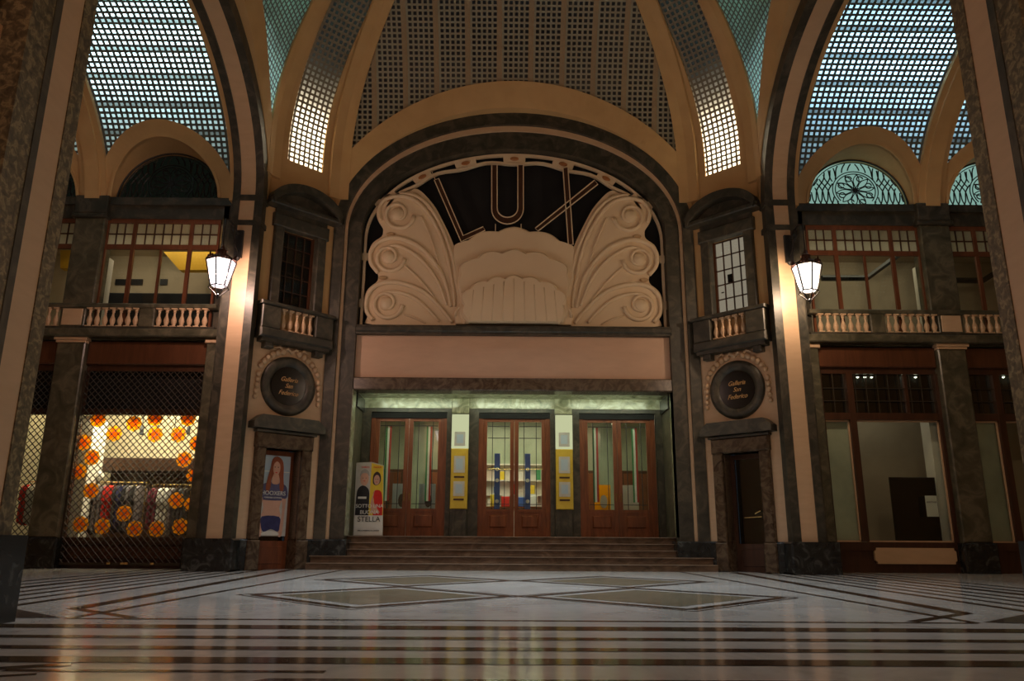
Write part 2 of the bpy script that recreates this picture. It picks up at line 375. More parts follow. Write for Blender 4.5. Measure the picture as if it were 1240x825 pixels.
# ------------------------------------------------------------------ arches
def path(a, b, n=48, zb=0.0):
    return [(a, zb)]+[(a*math.cos(t), Z0+b*math.sin(t)) for t in [PI*i/n for i in range(n+1)]]+[(-a, zb)]
def arch_part(ao, bo, ai, bi, y0, y1, material, parent, name='trim', zb=0.0):
    mb = MB(); mb.band(path(ao, bo, zb=zb), path(ai, bi, zb=zb), y0, y1); return mb.build(name, material, parent)
def rotf(x, y, rz): return x*math.cos(rz)-y*math.sin(rz), x*math.sin(rz)+y*math.cos(rz)
def spandrel(hw, ap, parent, ao=HW, bo=3.75):
    """plaster archivolt whose face follows the dome"""
    n = 64; A = []; B = []
    for i in range(n+1):
        t = PI*i/n; A.append((ao*math.cos(t), Z0+bo*math.sin(t)))
        x = (ao+.6)*math.cos(t); z = Z0+(bo+.72)*math.sin(t)
        lim = hw*S(z); x = max(-lim, min(lim, x)); B.append((x, z))
    mb = MB(); mb.band(A, B, lambda x, z: -ap*(1-S(max(z, 9.6)))-.07, .1); return mb.build('archivolt', 'tan', parent)
def web(hw, ap, parent, material, name, col=.145, ao=HW, bo=3.75, uvscale=1):
    mb = MB(); uvs = []
    nx = int(hw/col); cols = [i*col for i in range(-nx, nx+1)]
    n = 44; idx = []
    for x in cols:
        q = 1-(x/(ao+.55))**2; zs = Z0+(bo+.66)*math.sqrt(max(0, q))
        ze = 11.5+6.3*math.sqrt(max(0, 1-(min(abs(x), hw*.999)/hw)**2))
        if ze < zs: zs = ze
        row = []
        for k in range(n+1):
            z = zs+(ze-zs)*k/n; row.append(len(mb.v)); mb.v.append((x, -ap*(1-S(z)), z)); uvs.append((x+20.0725, arc(z)))
        idx.append(row)
    for a, b in zip(idx, idx[1:]):
        for k in range(n):
            mb.face((a[k], b[k], b[k+1], a[k+1]))
    return struct_mesh(mb, name, material, parent, uvs)
def struct_mesh(mb, name, material, parent, uvs):
    me = bpy.data.meshes.new(name); me.from_pydata(mb.v, [], mb.f); me.materials.append(M[material])
    lay = me.uv_layers.new(name='UVMap')
    for lp in me.loops: lay.data[lp.index].uv = uvs[lp.vertex_index]
    me.update(); me.polygons.foreach_set('use_smooth', [True]*len(me.polygons))
    o = bpy.data.objects.new(name, me); C.objects.link(o); o.parent = parent; return o

# front arch --------------------------------------------------------
wf = sroot('wall_front', (0, FY, 0), 0)
arch_part(5.2, 3.75, 4.9, 3.37, -.05, .12, 'dark', wf, 'outer_marble_band')
arch_part(4.9, 3.37, 4.82, 3.2, .06, .2, 'stone', wf, 'stone_fillet')
arch_part(4.82, 3.2, 4.43, 2.65, .12, .5, 'dark', wf, 'inner_marble_band')
spandrel(HW, AP, wf)
# side and back arches ----------------------------------------------
for nm, loc, rz, hw, ap in (('wall_left', (-APS, CY, 0), PI/2, HS, APS), ('wall_right', (APS, CY, 0), -PI/2, HS, APS), ('wall_back', (0, CY-AP, 0), PI, HW, AP)):
    w = sroot(nm, loc, rz)
    bk = nm == 'wall_back'; i0 = 4.7 if bk else 4.87
    arch_part(5.2, 3.75, i0, 3.37, -.05, .16, 'speckle' if bk else 'dark', w, 'outer_marble_band')
    arch_part(5.2, 3.75, i0+.01, 3.36, .16, .55, 'stone', w, 'stone_soffit')
    arch_part(5.2, 3.75, i0-.03, 3.3, .55, .65 if bk else .74, 'dark', w, 'inner_marble_band')
    if bk: arch_part(5.2, 3.75, i0-.02, 3.3, .65, .97, 'speckle', w, 'speckled_marble_band')
    else: arch_part(5.2, 3.75, i0+.04, 3.3, .74, .86, 'tan', w, 'stone_edge', zb=9.45)
    spandrel(hw, ap, w)
    for s in (-1, 1):                         # solid pier behind the band, moulding across at springing height, dado
        mbx = MB().box(s*5.15, s*6.6, .05, .9, 0, 13.5); mbx.build('pier', 'dark', w)
        MB().box(s*(i0-.02), s*5.28, -.08, .60, 8.72, 8.86).box(s*(i0-.02), s*5.28, -.08, .60, 9.42, 9.58).build('moulding', 'dark', w)
        MB().bev(s*(i0-.13), s*5.32, -.14, 1.0, 0, .75, .04).build('dado', 'darker', w)
# dome webs ---------------------------------------------------------
for nm, loc, rz, hw, ap, mt in (('ceiling', (0, FY, 0), 0, HW, AP, 'gb_front'), ('ceiling', (-APS, CY, 0), PI/2, HS, APS, 'gb_side'),
                                ('ceiling', (APS, CY, 0), -PI/2, HS, APS, 'gb_side'), ('ceiling', (0, CY-AP, 0), PI, HW, AP, 'gb_front')):
    r_ = sroot(nm, loc, rz); web(hw, ap, r_, mt, 'glass_block_vault')
APD = 0.5*(math.hypot(DC[0], DC[1]-CY)+math.hypot(DC[0], DC[1]-CY))
def diag_roots():
    return [('front_left', (-DC[0], DC[1]), PI/4), ('front_right', (DC[0], DC[1]), -PI/4),
            ('back_left', (-DC[0], 2*CY-DC[1]), 3*PI/4), ('back_right', (DC[0], 2*CY-DC[1]), -3*PI/4)]
DIAG = {}
GH = .56
for nm, (x, y), rz in diag_roots():
    w = sroot('wall_'+nm, (x, y, 0), rz); DIAG[nm] = w
    fr = nm.startswith('front')
    # wall with door opening, oculus and window openings built from slabs (front walls only)
    mb = MB()
    if fr:
        mb.box(-DH, -.52, 0, .3, .75, 5.8).box(.52, DH, 0, .3, .75, 5.8).box(-.52, .52, 0, .3, 3.0, 5.8)
        mb.box(-DH, -.55, 0, .3, 5.8, 9.0).box(.55, DH, 0, .3, 5.8, 9.0).box(-.55, .55, 0, .3, 5.8, 6.75).box(-DH, DH, 0, .3, 9.0, 11.05)
    else: mb.box(-DH, DH, 0, .3, 0, 11.05)
    mb.build('stone_wall', 'stone' if fr else 'tan', w) if not fr else None
    if fr:
        lo = MB(); lo.box(-DH, -.52, 0, .3, .75, 6.0).box(.52, DH, 0, .3, .75, 6.0).box(-.52, .52, 0, .3, 3.0, 6.0); lo.build('stone_wall', 'stone', w)
        hi = MB(); hi.box(-DH, -.55, 0, .3, 6.0, 9.0).box(.55, DH, 0, .3, 6.0, 9.0).box(-.55, .55, 0, .3, 6.0, 6.8).box(-DH, DH, 0, .3, 9.0, 11.05); hi.build('plaster_wall', 'tan', w)
        for s in (-1, 1):
            MB().bev(s*.80, s*1.12, -.12, .1, 0, .75, .04).build('dado', 'darker', w)
    # dome strip: plaster either side, glass blocks in the middle
    mb = MB(); nn = 40
    for s in (-1, 1):
        pr = None
        for k in range(nn+1):
            z = 11.05+(17.78-11.05)*k/nn; yy = -APD*(1-S(z)); xo = max(DH*S(z), 0); xi = min(GH, xo)
            cur = len(mb.v); mb.v += [(s*xo, yy, z), (s*xi, yy, z), (s*xi, yy+.12, z), (s*xo, yy+.12, z)]
            if pr is not None:
                for a in range(4): b = (a+1) % 4; mb.face((pr+a, pr+b, cur+b, cur+a))
            pr = cur
    mb.build('plaster_border', 'tan', w)
    mb = MB(); uvs = []; pr = None
    for k in range(nn+1):
        z = 11.08+(17.6-11.08)*k/nn; yy = -APD*(1-S(z))+.05; xi = min(GH, DH*S(z))
        cur = len(mb.v); mb.v += [(-xi, yy, z), (xi, yy, z)]; uvs += [(-xi+3.01, arc(z)), (xi+3.01, arc(z))]
        if pr is not None: mb.face((pr, pr+1, cur+1, cur))
        pr = cur
    struct_mesh(mb, 'glass_block_strip', 'gb_diag', w, uvs)
# ribs at the eight corners ----------------------------------------
rr_ = sroot('ceiling_ribs')
rr_.name = 'trim_1'
for sx in (-1, 1):
    for sy in (-1, 1):
        for kind in (0, 1):
            c = Vector((sx*HW, sy*AP)) if kind == 0 else Vector((sx*APS, sy*HS))
            other = Vector((sx*APS, sy*HS)) if kind == 0 else Vector((sx*HW, sy*AP))
            td = (other-c).normalized(); tf = Vector((-sx, 0)) if kind == 0 else Vector((0, -sy))
            inn = -(c.normalized())
            mb = MB(); pr = None; nn = 44
            for k in range(nn+1):
                z = 10.35+(17.7-10.35)*k/nn; s_ = S(z); b = c*s_
                wf_ = .34; wd = min(.30, .5*2.15*s_)
                pts = [b+tf*wf_+inn*.015, b+tf*wf_*.9+inn*.10, b+inn*.16, b+td*wd*.9+inn*.10, b+td*wd+inn*.015, b-inn*.12]
                # fade in at the foot
                cur = len(mb.v); mb.v += [(p.x, CY+p.y, z) for p in pts]
                if pr is not None:
                    for a in range(6): bb = (a+1) % 6; mb.face((pr+a, pr+bb, cur+bb, cur+a))
                pr = cur
            mb.face(range(6)); mb.build('rib', 'tan', rr_, smooth=False)

# ------------------------------------------------------------------ the cinema front
f = FY
# lintel, panel, cornice
o = MB().bev(-4.45, 4.47, .18, .75, 4.77, 5.13, .03).build('lintel', 'brownmarble', wf)
MB().box(-4.45, 4.47, .30, .72, 5.13, 6.36).build('panel', 'lintelstone', wf)
MB().box(-4.45, 4.47, .12, .72, 6.36, 6.42).bev(-4.45, 4.47, .06, .72, 6.42, 6.58, .03).box(-4.5, 4.52, .14, .72, 6.58, 6.63).build('cornice', 'dark', wf)
MB().box(-5.3, 5.3, .75, .80, 6.63, 13.2).build('backing', 'void', wf)
MB().box(-4.46, -4.41, .14, .62, .85, 4.77).box(4.43, 4.48, .14, .62, .85, 4.77).build('jamb_edge', 'greenmarble', wf)
# porch recess
yb = 2.0
MB().box(-4.45, 4.47, .72, yb, 4.86, 4.95).build('porch_soffit', 'greenmarble', wf)
MB().box(-4.46, -4.40, .85, yb, 4.42, 4.80).box(4.42, 4.48, .85, yb, 4.42, 4.80).build('side_band', 'darker', wf)
MB().box(-4.9, -4.46, .5, yb+.2, 0, 4.95).box(4.48, 4.9, .5, yb+.2, 0, 4.95).build('porch_side', 'olive', wf)
pb = MB()
for a, b in ((-4.46, -4.2), (-1.94, -.99), (1.13, 2.0), (4.28, 4.48)): pb.box(a, b, yb, yb+.35, .85, 4.45)
pb.box(-4.46, 4.48, yb, yb+.35, 4.45, 4.95); pb.build('porch_wall', 'dark', wf)
MB().box(-4.46, 4.48, yb-.03, yb, 4.56, 4.90).build('porch_frieze', 'greenmarble', wf)
for a in (-1.80, 1.26):
    MB().bev(a, a+.52, yb-.10, yb, .85, 4.40, .02).build('porch_pilaster', 'dark', wf)
    MB().bev(a, a+.52, yb-.10, yb, 4.40, 4.86, .02).build('lit_pilaster_top', 'greenmarble', wf)  # pale green puts the tube light on the pilaster top into its colour
for s in (-1, 1): MB().bev(s*4.32, s*5.32, -.14, .55, 0, .75, .04).build('dado', 'darker', wf)
# slim tube lamps behind the lintel
for i, x in enumerate((-2.9, 0.05, 3.0)):
    t = thing('tube_lamp', 'slim fluorescent tube lamp behind the porch lintel, '+('left of the three', 'middle of the three', 'right of the three')[i], 'lamp', (x, f+.85, 4.845))
    MB().box(-1.25, 1.25, -.03, .03, .0, .035).build('housing', 'iron', t)
    mb = MB(); mb.tube([(-1.2, 0, -.02), (1.2, 0, -.02)], .018, 8); mb.build('tube', 'tube', t)
# steps
st = thing('staircase', 'wide flight of five brown marble steps up to the cinema doors', 'steps', (0, f-.45, 0))
for i in range(5):
    z0, z1 = i*.17, (i+1)*.17; y0 = i*.28
    hx = 5.25 if i < 2 else 4.95
    mb = MB(); mb.box(-hx, hx, y0, y0+.30, z0, z1-.03).box(-hx, hx, y0-.03, y0+.31 if i < 4 else 2.0+.45, z1-.03, z1)
    so_ = mb.build('step', 'stepm', st)
    MB().box(-hx+.02, hx-.02, y0-.036, y0-.028, z1-.016, z1-.003).build('nosing_highlight', 'nosing', so_)  # highlight on the tread edge, painted as a thin pale strip
MB().box(-4.9, 4.9, 1.4, 2.45, 0, .82).build('landing', 'stepm', st)

# sign relief --------------------------------------------------------
YS = f+.42
def Q(px, py): return P(px, py, YS)
def sm(pts, n=6, closed=False):
    """Catmull-Rom through 2-D points"""
    out = []; k = len(pts)
    rng = range(k if closed else k-1)
    for i in rng:
        p0 = pts[(i-1) % k] if closed or i > 0 else pts[0]; p1 = pts[i]; p2 = pts[(i+1) % k]; p3 = pts[(i+2) % k] if closed or i+2 < k else pts[-1]
        for j in range(n):
            t = j/n; out.append(tuple(.5*((2*p1[a])+(-p0[a]+p2[a])*t+(2*p0[a]-5*p1[a]+4*p2[a]-p3[a])*t*t+(-p0[a]+3*p1[a]-3*p2[a]+p3[a])*t**3) for a in (0, 1)))
    if not closed: out.append(pts[-1])
    return out
XC = Q(622.3, 300)[0]
def mir(pts): return [(2*XC-x, z) for x, z in pts]
wing = [(484, 233.5), (496, 232), (503, 229), (510, 232), (519, 241), (528, 252.6), (536, 267.5), (544, 284), (549, 296), (553, 306), (557, 320), (560.5, 343), (562, 357), (566, 368), (574, 376), (574, 394.6),
        (453, 394.6), (445, 384), (441.5, 372), (441.5, 360), (446, 350), (455, 343), (458, 338), (457, 331), (449.5, 323), (446.5, 312), (447, 304), (452, 294), (462, 287), (464, 281), (463, 275), (457, 265), (456, 254), (460, 243), (470, 235.5)]
wing_w = sm([Q(*p) for p in wing[:12]], 3)+sm([Q(*p) for p in wing[12:]], 3)
zc = P(622, 394.8, YS)[1]
base = zc
def fixz(pts): return [(x, max(z, base)) for x, z in pts]
relief = thing('wing_relief', 'white plaster relief of a scrolled feather wing left of the lit letters', 'sculpture', (0, YS, 0))
relief_r = thing('wing_relief', 'white plaster relief of a scrolled feather wing right of the lit letters', 'sculpture', (0, YS, 0))
ridges = [
 ([(461, 268), (459, 254), (466, 243), (478, 239), (492, 239), (505, 245), (516, 256), (527, 273), (536, 293), (543, 318), (548, 345), (551, 372)], 1.7),
 ([(484, 235), (496, 236), (507, 240), (519, 250), (530, 266), (540, 288), (548, 312), (553, 340), (556, 366)], 1.5),
 ([(458, 331), (450, 320), (449, 307), (456, 296), (468, 290), (482, 289), (498, 294), (512, 303), (525, 317), (536, 334), (542, 352), (546, 372)], 1.9),
 ([(468, 300), (480, 298), (495, 304), (510, 315), (523, 330), (533, 348), (541, 370)], 1.4),
 ([(452, 388), (444, 377), (444, 362), (451, 350), (463, 343.5), (478, 342.5), (495, 346), (511, 353), (526, 365), (540, 381), (548, 391)], 1.9),
 ([(464, 355), (478, 354), (494, 358), (508, 366), (522, 379), (532, 390)], 1.4),
 ([(510, 262), (519, 282), (526, 302), (531, 320)], .9), ([(490, 322), (505, 336), (519, 352), (529, 366)], .9), ([(489, 381), (503, 386), (515, 392)], .8)]
def spiral(cx, cy, r, turns=1.35, n=34, a0=-.4):
    out = []
    for i in range(n):
        t = i/(n-1); a = a0+turns*2*PI*t; q = r*(1-.72*t); out.append((cx+q*math.cos(a), cy+q*math.sin(a)*1.0))
    return out
vol = [(482, 260, 15.5), (471, 312, 15), (468, 368, 15.5)]
for root, F in ((relief, lambda p: p), (relief_r, mir)):
    mb = MB(); mb.domed(fixz(F(wing_w)), -.02, .14, .0, 0); mb.build('wing', 'plaster', root)
    for pts, r_ in ridges:
        w2 = F(sm([Q(*p) for p in pts], 5)); k = len(w2); rad = [.040*r_*(.55+.45*math.sin(PI*min(1, .15+.85*i/k))) for i in range(k)]
        mb = MB(); mb.tube([(x, -.045, z) for x, z in w2], rad, 8); mb.build('feather_ridge', 'plaster', root, smooth=True)
    for cx, cy_, r_ in vol:
        x, z = F([Q(cx, cy_)])[0]; s_ = r_/45.0
        w2 = F([Q(*p) for p in spiral(cx, cy_, r_*1.28, 1.3, a0=.1 if True else 0)])
        mb = MB(); mb.tube([(a, -.045, b) for a, b in w2], [.07*(1-.4*i/len(w2)) for i in range(len(w2))], 8); vv = mb.build('volute', 'plaster', root, smooth=True)
        mb = MB(); mb.lathe([(.01, 0), (.22, .0), (.20, .07), (.13, .12), (.01, .14)], 0, 0, 16)
        o = mb.build('volute_eye', 'plaster', vv, smooth=True); o.rotation_euler = (PI/2, 0, 0); o.location = (x, -.0, z)
    for bx, by, rr2, ro in ((473.5, 284.5, 1, 0), (464, 337, 1, 0), (505, 238, 1.2, -.6)):
        x, z = F([Q(bx, by)])[0]; sg_ = 1 if F([Q(bx, by)])[0][0] < XC else -1
        MB().domed(ell(x, z, .13*rr2, .06*rr2, 16, ro*sg_), -.08, 0, .03).build('oval_boss', 'terracotta2', root)
    # small foot scroll next to the shell
    w2 = F([Q(*p) for p in spiral(563, 382, 11, 1.2, a0=PI*.9)])
    mb = MB(); mb.domed(fixz(F([Q(*p) for p in [(552, 394.5), (550, 384), (553, 373), (561, 367), (570, 369), (576, 378), (576, 394.5)]])), -.16, .0, .03)
    mb.build('foot_scroll', 'plaster', root)
    mb = MB(); mb.tube([(a, -.17, b) for a, b in w2], [.045*(1-.5*i/len(w2)) for i in range(len(w2))], 8); mb.build('foot_volute', 'plaster', root, smooth=True)
# shell in three scalloped tiers
shell = thing('shell_relief', 'white scalloped shell relief in three tiers under the letters', 'sculpture', (0, YS, 0))
def scal(ctrl, lobes):
    """scalloped edge: half outline control points (px), lobes bulge outwards"""
    c = sm([Q(*p) for p in ctrl], 10); c = c+mir(c)[::-1][1:]
    # cumulative length
    d = [0]
    for a, b in zip(c, c[1:]): d.append(d[-1]+math.dist(a, b))
    out = []; cxm = XC; czm = base+.2
    for (x, z), q in zip(c, d):
        t = q/d[-1]*lobes; bulge = .10*abs(math.sin(PI*t)); l = math.hypot(x-cxm, z-czm) or 1
        out.append((x+(x-cxm)/l*bulge, z+(z-czm)/l*bulge))
    return out
t1 = scal([(560, 394.6), (552, 340), (550.5, 306), (561, 295), (577, 287.5), (594, 283), (609, 280), (622.3, 279)], 9)
t2 = scal([(562, 394.6), (558, 350), (558, 330), (568, 322), (582, 314), (600, 310), (622.3, 308)], 9)
t3 = scal([(568, 394.6), (562, 375), (564, 361), (575, 352), (590, 346), (606, 342.5), (622.3, 341)], 9)
MB().domed(t1, -.08, .1, .05).build('back_tier', 'plaster', shell)
MB().domed(t2, -.24, -.05, .06).build('middle_tier', 'plaster', shell)
ft_ = MB().domed(t3, -.40, -.2, .06).build('front_tier', 'plaster', shell)
for i in range(9):
    fl = MB()
    x = Q(570+i*13, 380)[0]; zt = t3[len(t3)//2][1]-.15-.35*abs(i-4)/4
    fl.tube([(x, -.395, base), (x*.93+XC*.07, -.395, zt)], .018, 6, flat=.7)
    fl.build('flute', 'plaster', ft_, smooth=True)
# frame round the sign with slots and bosses
fr = thing('sign_frame', 'white pierced plaster frame with oval bosses arching over the cinema sign', 'frame', (0, YS, 0))
def el2(a, b, k=60): return [(XC+a*math.cos(t), Z0-.15+b*math.sin(t)) for t in [PI*i/k for i in range(k+1)]]
outer = [(XC+4.40, base)]+el2(4.40, 2.78)+[(XC-4.40, base)]
def wav(a, b, k=60):
    o_ = []
    for i in range(k+1):
        t = PI*i/k; w_ = .045*math.cos(16*t)*(1 if PI*.13 < t < PI*.87 else 0)*-1; o_.append((XC+(a+w_)*math.cos(t), Z0-.15+(b+w_)*math.sin(t)))
    return o_
mo = [(XC+4.33, base)]+el2(4.33, 2.70)+[(XC-4.33, base)]
MB().band(outer, mo, -.02, .08).build('outer_rim', 'plaster', fr)
lo_t = [i for i in range(61) if 8 <= i <= 52]
ia = wav(4.21, 2.52); ib = wav(4.13, 2.44)
MB().band([ia[i] for i in lo_t], [ib[i] for i in lo_t], -.02, .08).build('wavy_rim', 'plaster', fr)
m1 = el2(4.34, 2.71, 240); m2 = el2(4.18, 2.50, 240)
for c_ in (-3, -2, -1, 0, 1, 2, 3):
    ci = 120+c_*27
    MB().band([m1[i] for i in range(ci-6, ci+7)], [m2[i] for i in range(ci-6, ci+7)], -.015, .07).build('bridge', 'plaster', fr)
for s_ in (1, -1):
    for px, py in ((442, 311), (438, 367), (459, 246)):
        x, z = Q(px, py); x = x if s_ > 0 else 2*XC-x
        MB().disc(x, z, .13, -.01, .07, 14).build('round_boss', 'plaster', fr)
for c_ in (-3, -2, -1, 0, 1, 2, 3):
    ci = 120+c_*27; a = m1[ci]; b = m2[ci]; x = (a[0]+b[0])/2; z = (a[1]+b[1])/2; rot = math.atan2(m1[ci-3][1]-m1[ci+3][1], m1[ci-3][0]-m1[ci+3][0])
    MB().domed(ell(x, z, .13, .065, 18, rot), -.05, .0, .02).build('oval_boss', 'terracotta', fr)
# LUX letters: hollow channel letters with a double edge
YL = -.11
def letter(ch, strokes, lab):
    t = thing('letter_'+ch.lower(), lab, 'letter', (0, YS, 0), group=None)
    for outline in strokes:
        o_ = [Q(*p) for p in outline]
        MB().prism(o_, YL+.05, YL+.09).build('backplate', 'darkwood', t)
        mb = MB(); mb.tube([(x, YL+.04, z) for x, z in o_], .018, 5, closed=True, flat=1.6); mb.build('channel_edge', 'plaster', t)
    return t
tl = letter('L', [[(526.2, 219.5), (531.5, 217.5), (561, 286.5), (585, 275.8), (587.5, 280.2), (558.5, 293.8)]], 'hollow metal letter L of the sign, tilted to the left')
us = [(595.5, 201), (602, 201), (602, 252)]+[(614.5-12.5*math.cos(a), 253+11.5*math.sin(a)) for a in [PI*i/12 for i in range(1, 12)]]+[(627, 252), (627, 201), (633.7, 201), (633.7, 254)]+[(614.5+19.2*math.cos(a), 254+18.5*math.sin(a)) for a in [PI*i/14 for i in range(1, 14)]]+[(595.5, 254)]
tu = letter('U', [us], 'hollow metal letter U standing upright in the middle of the sign')
tx = letter('X', [[(681.5, 205), (687.5, 204), (693.8, 297), (688, 298)], [(648, 277.5), (651.5, 281), (723.5, 224.5), (719.5, 219.5)]], 'hollow metal letter X of the sign, leaning to the right')
for a, b in (((600, 272), (600, 282)), ((631, 272), (631, 280))): MB().tube([(Q(*a)[0], YL+.07, Q(*a)[1]), (Q(*b)[0], YL+.07, Q(*b)[1])], .014, 5).build('support_rod', 'plaster', tu)
mb = MB(); mb.tube([(Q(523, 208)[0], YL+.07, Q(523, 208)[1]), (Q(528, 220)[0], YL+.07, Q(528, 220)[1])], .012, 5); mb.build('support_rod', 'plaster', tl)

# ------------------------------------------------------------------ porch doors
YD = f+yb+.12
def porch_door(x0, x1, n, tri, brass):
    d = sroot('door_%d' % n, ((x0+x1)/2, YD, .85), 0); hw = (x1-x0)/2; H = 3.58
    MB().box(-hw, -hw+.13, -.08, .1, 0, H-.14).box(hw-.13, hw, -.08, .1, 0, H-.14).build('door_frame', 'wood', d)
    MB().box(-hw, hw, -.10, .1, H-.16, H).build('transom', 'void', d)
    for s in (-1, 1):
        a, b = (-hw+.13, -.005) if s < 0 else (.005, hw-.13)
        m_ = MB(); m_.box(a, a+.12, -.04, .03, 0, H-.16).box(b-.12, b, -.04, .03, 0, H-.16).box(a+.12, b-.12, -.035, .03, H-.25, H-.16).box(a+.12, b-.12, -.035, .03, 0, .16).box(a+.12, b-.12, -.035, .03, .70, .78)
        m_.box(a+.12, b-.12, -.015, .01, .16, .70); m_.bev(a+.22, b-.22, -.05, .0, .26, .60, .025)
        lf = m_.build('door_leaf', 'wood', d)
        MB().box(a+.12, b-.12, 0, .008, .78, H-.25).build('glass', 'glassdoor', lf)
        g = MB(); zt = H-.25
        for xx in (a+.14+.14, b-.14-.14): g.box(xx-.009, xx+.009, -.02, .02, .78, zt)
        hz = [.78+.14, zt-.13]+([zt-.48] if brass else [])
        for zz in hz: g.box(a+.14, b-.14, -.02, .02, zz-.009, zz+.009)
        g.build('glazing_bar', 'iron', lf)
        hb = MB()
        if brass: hb.tube([(a+.16, -.07, 1.93), (b-.10, -.07, 1.93)], .014, 6)
        else: hb.tube([(b-.07 if s < 0 else a+.07, -.07, 1.0), (b-.07 if s < 0 else a+.07, -.07, 1.25)], .012, 6)
        hb.build('push_bar', 'brass', lf)
        if tri:
            k = tri[0 if s < 0 else 1]; x = a+.14+k*(b-a-.28)
            tt = thing('tricolour_ribbon', tri[2 if s < 0 else 3], 'ribbon', ((x0+x1)/2+x, YD+.05, .85), group=None)
            for j, mm in enumerate(('greenstrip', 'whitestrip', 'redstrip')):
                wd = (.05, .06, .06)[j]; xx = (-.07, -.02, .04)[j]
                m2 = MB(); m2.box(xx, xx+wd, 0, .006, 1.0, zt-.14); m2.build(('green_band', 'white_band', 'red_band')[j], mm, tt)
porch_door(-4.19, -1.94, 1, (.32, .62, 'green white and red ribbon inside left leaf of the leftmost cinema door', 'green white and red ribbon inside right leaf of the leftmost cinema door'), False)
porch_door(-.99, 1.13, 2, None, True)
porch_door(2.0, 4.25, 3, (.28, .52, 'green white and red ribbon inside left leaf of the rightmost cinema door', 'green white and red ribbon inside right leaf of the rightmost cinema door'), False)
# foyer behind the doors
fy = f+yb+.4
fo = sroot('wall_foyer', (0, 0, 0))
MB().box(-5.5, 5.5, fy+4.2, fy+4.35, .8, 4.9).box(-5.6, -5.5, fy, fy+4.3, .8, 4.9).box(5.5, 5.6, fy, fy+4.3, .8, 4.9).box(-5.6, 5.6, fy-.05, fy+4.35, 4.85, 4.95).build('foyer_wall', 'foyer', fo)
MB().box(-5.6, 5.6, fy-.1, fy+4.35, .75, .85).build('foyer_floor', 'stepm', fo)
ct = thing('ticket_counter', 'long white ticket counter inside the foyer behind the middle door', 'counter', (0, fy+3.2, .85))
MB().bev(-2.4, 2.4, 0, .6, 0, .95, .03).build('body', 'roomwhite', ct); MB().box(-2.5, 2.5, -.06, .65, .95, 1.0).build('counter_top', 'wood', ct)
fobj = [(-.55, .5, 'yellowprint', 'yellow leaflet box on the ticket counter'), (-.18, .42, 'red', 'red brochure stack on the ticket counter'), (.36, .4, 'blue', 'blue brochure stack on the ticket counter'),
        (.75, .46, 'whitestrip', 'white carton at the right of the ticket counter')]
for x, h, mm, lab in fobj:
    t = thing('leaflet_box', lab, 'box', (x, fy+3.25, 1.85)); MB().bev(-.14, .14, 0, .2, 0, h*.8, .02).build('box_body', mm, t)
    MB().box(-.11, .11, .03, .17, h*.8, h*.8+.06).build('leaflets', 'paper', t)
for i, (x, mm, lab) in enumerate(((-.45, 'blue', 'tall blue roller banner behind the left leaf of the middle door'), (.52, 'blue', 'tall blue roller banner behind the right leaf of the middle door'))):
    t = thing('roller_banner', lab, 'banner', (x, fy+1.6, .85)); MB().box(-.09, .09, 0, .02, .1, 2.6).build('banner_sheet', mm, t)
    MB().box(-.14, .14, -.08, .12, 0, .09).build('banner_base', 'iron', t)
    for zz in (1.1, 1.75, 2.1): MB().disc(0, zz, .06, -.012, .0, 14).build('round_motif', 'whitestrip', t)
post = [(-3.35, 'sky', 'pale blue film poster leaning inside the leftmost door, left one'), (-2.55, 'sky', 'pale blue film poster leaning inside the leftmost door, right one'), (2.75, 'orange', 'orange starred poster inside the rightmost door'), (3.6, 'paper', 'white poster inside the rightmost door')]
for x, mm, lab in post:
    t = thing('film_poster', lab, 'poster', (x, fy+.5, .85)); MB().box(-.25, .25, 0, .02, .7, 1.55).build('sheet', mm, t)
    MB().prism(ell(.04, 1.05, .11, .2, 14), -.006, 0).build('printed_figure', 'charcoal' if mm == 'sky' else 'paper', t)
    MB().box(-.03, .03, .03, .3, 0, 1.2).box(-.2, .2, .0, .35, 0, .04).build('easel', 'iron', t)
for i, (x, y_) in enumerate(((-3.1, 2.0), (-.55, 2.8), (.7, 2.8), (3.2, 2.0))):
    t = thing('ceiling_lamp', 'square glowing ceiling lamp in the foyer, '+('first', 'second', 'third', 'fourth')[i]+' from the left', 'lamp', (x, fy+y_, 4.84))
    MB().box(-.34, .34, -.34, .34, -.05, 0).build('lamp_housing', 'roomwhite', t); MB().box(-.28, .28, -.28, .28, -.08, -.05).build('diffuser', 'warmlamp', t)
for i, (x, lab) in enumerate(((-4.3, 'dark wooden inner doorway behind the leftmost cinema door'), (-2.4, 'second dark wooden inner doorway behind the leftmost cinema door'), (2.5, 'dark wooden inner doorway behind the rightmost cinema door'), (4.4, 'second dark wooden inner doorway behind the rightmost cinema door'))):
    t = thing('inner_doorway', lab, 'door', (x, fy+4.1, .85)); MB().box(-.55, .55, 0, .06, 0, 2.3).build('panel', 'darkwood', t); MB().bev(-.45, -.03, -.03, 0, .1, 2.2, .02).build('leaf', 'wood', t); MB().bev(.03, .45, -.03, 0, .1, 2.2, .02).build('leaf', 'wood', t)
for i, (x, lab) in enumerate(((-3.4, 'slim pale column in the foyer behind the leftmost door'), (-1.3, 'slim pale column in the foyer left of the middle door'), (1.45, 'slim pale column in the foyer right of the middle door'), (3.45, 'slim pale column in the foyer behind the rightmost door'))):
    t = thing('foyer_column', lab, 'column', (x, fy+2.3, .85)); MB().lathe([(.13, 0), (.13, .1), (.09, .16), (.08, 3.6), (.13, 3.7), (.13, 3.98)], 0, 0, 14).build('shaft', 'roomwhite', t, smooth=True)
t = thing('shelf_unit', 'wide pale shelf unit with coloured boxes behind the ticket counter', 'shelf', (.05, fy+3.85, .85))
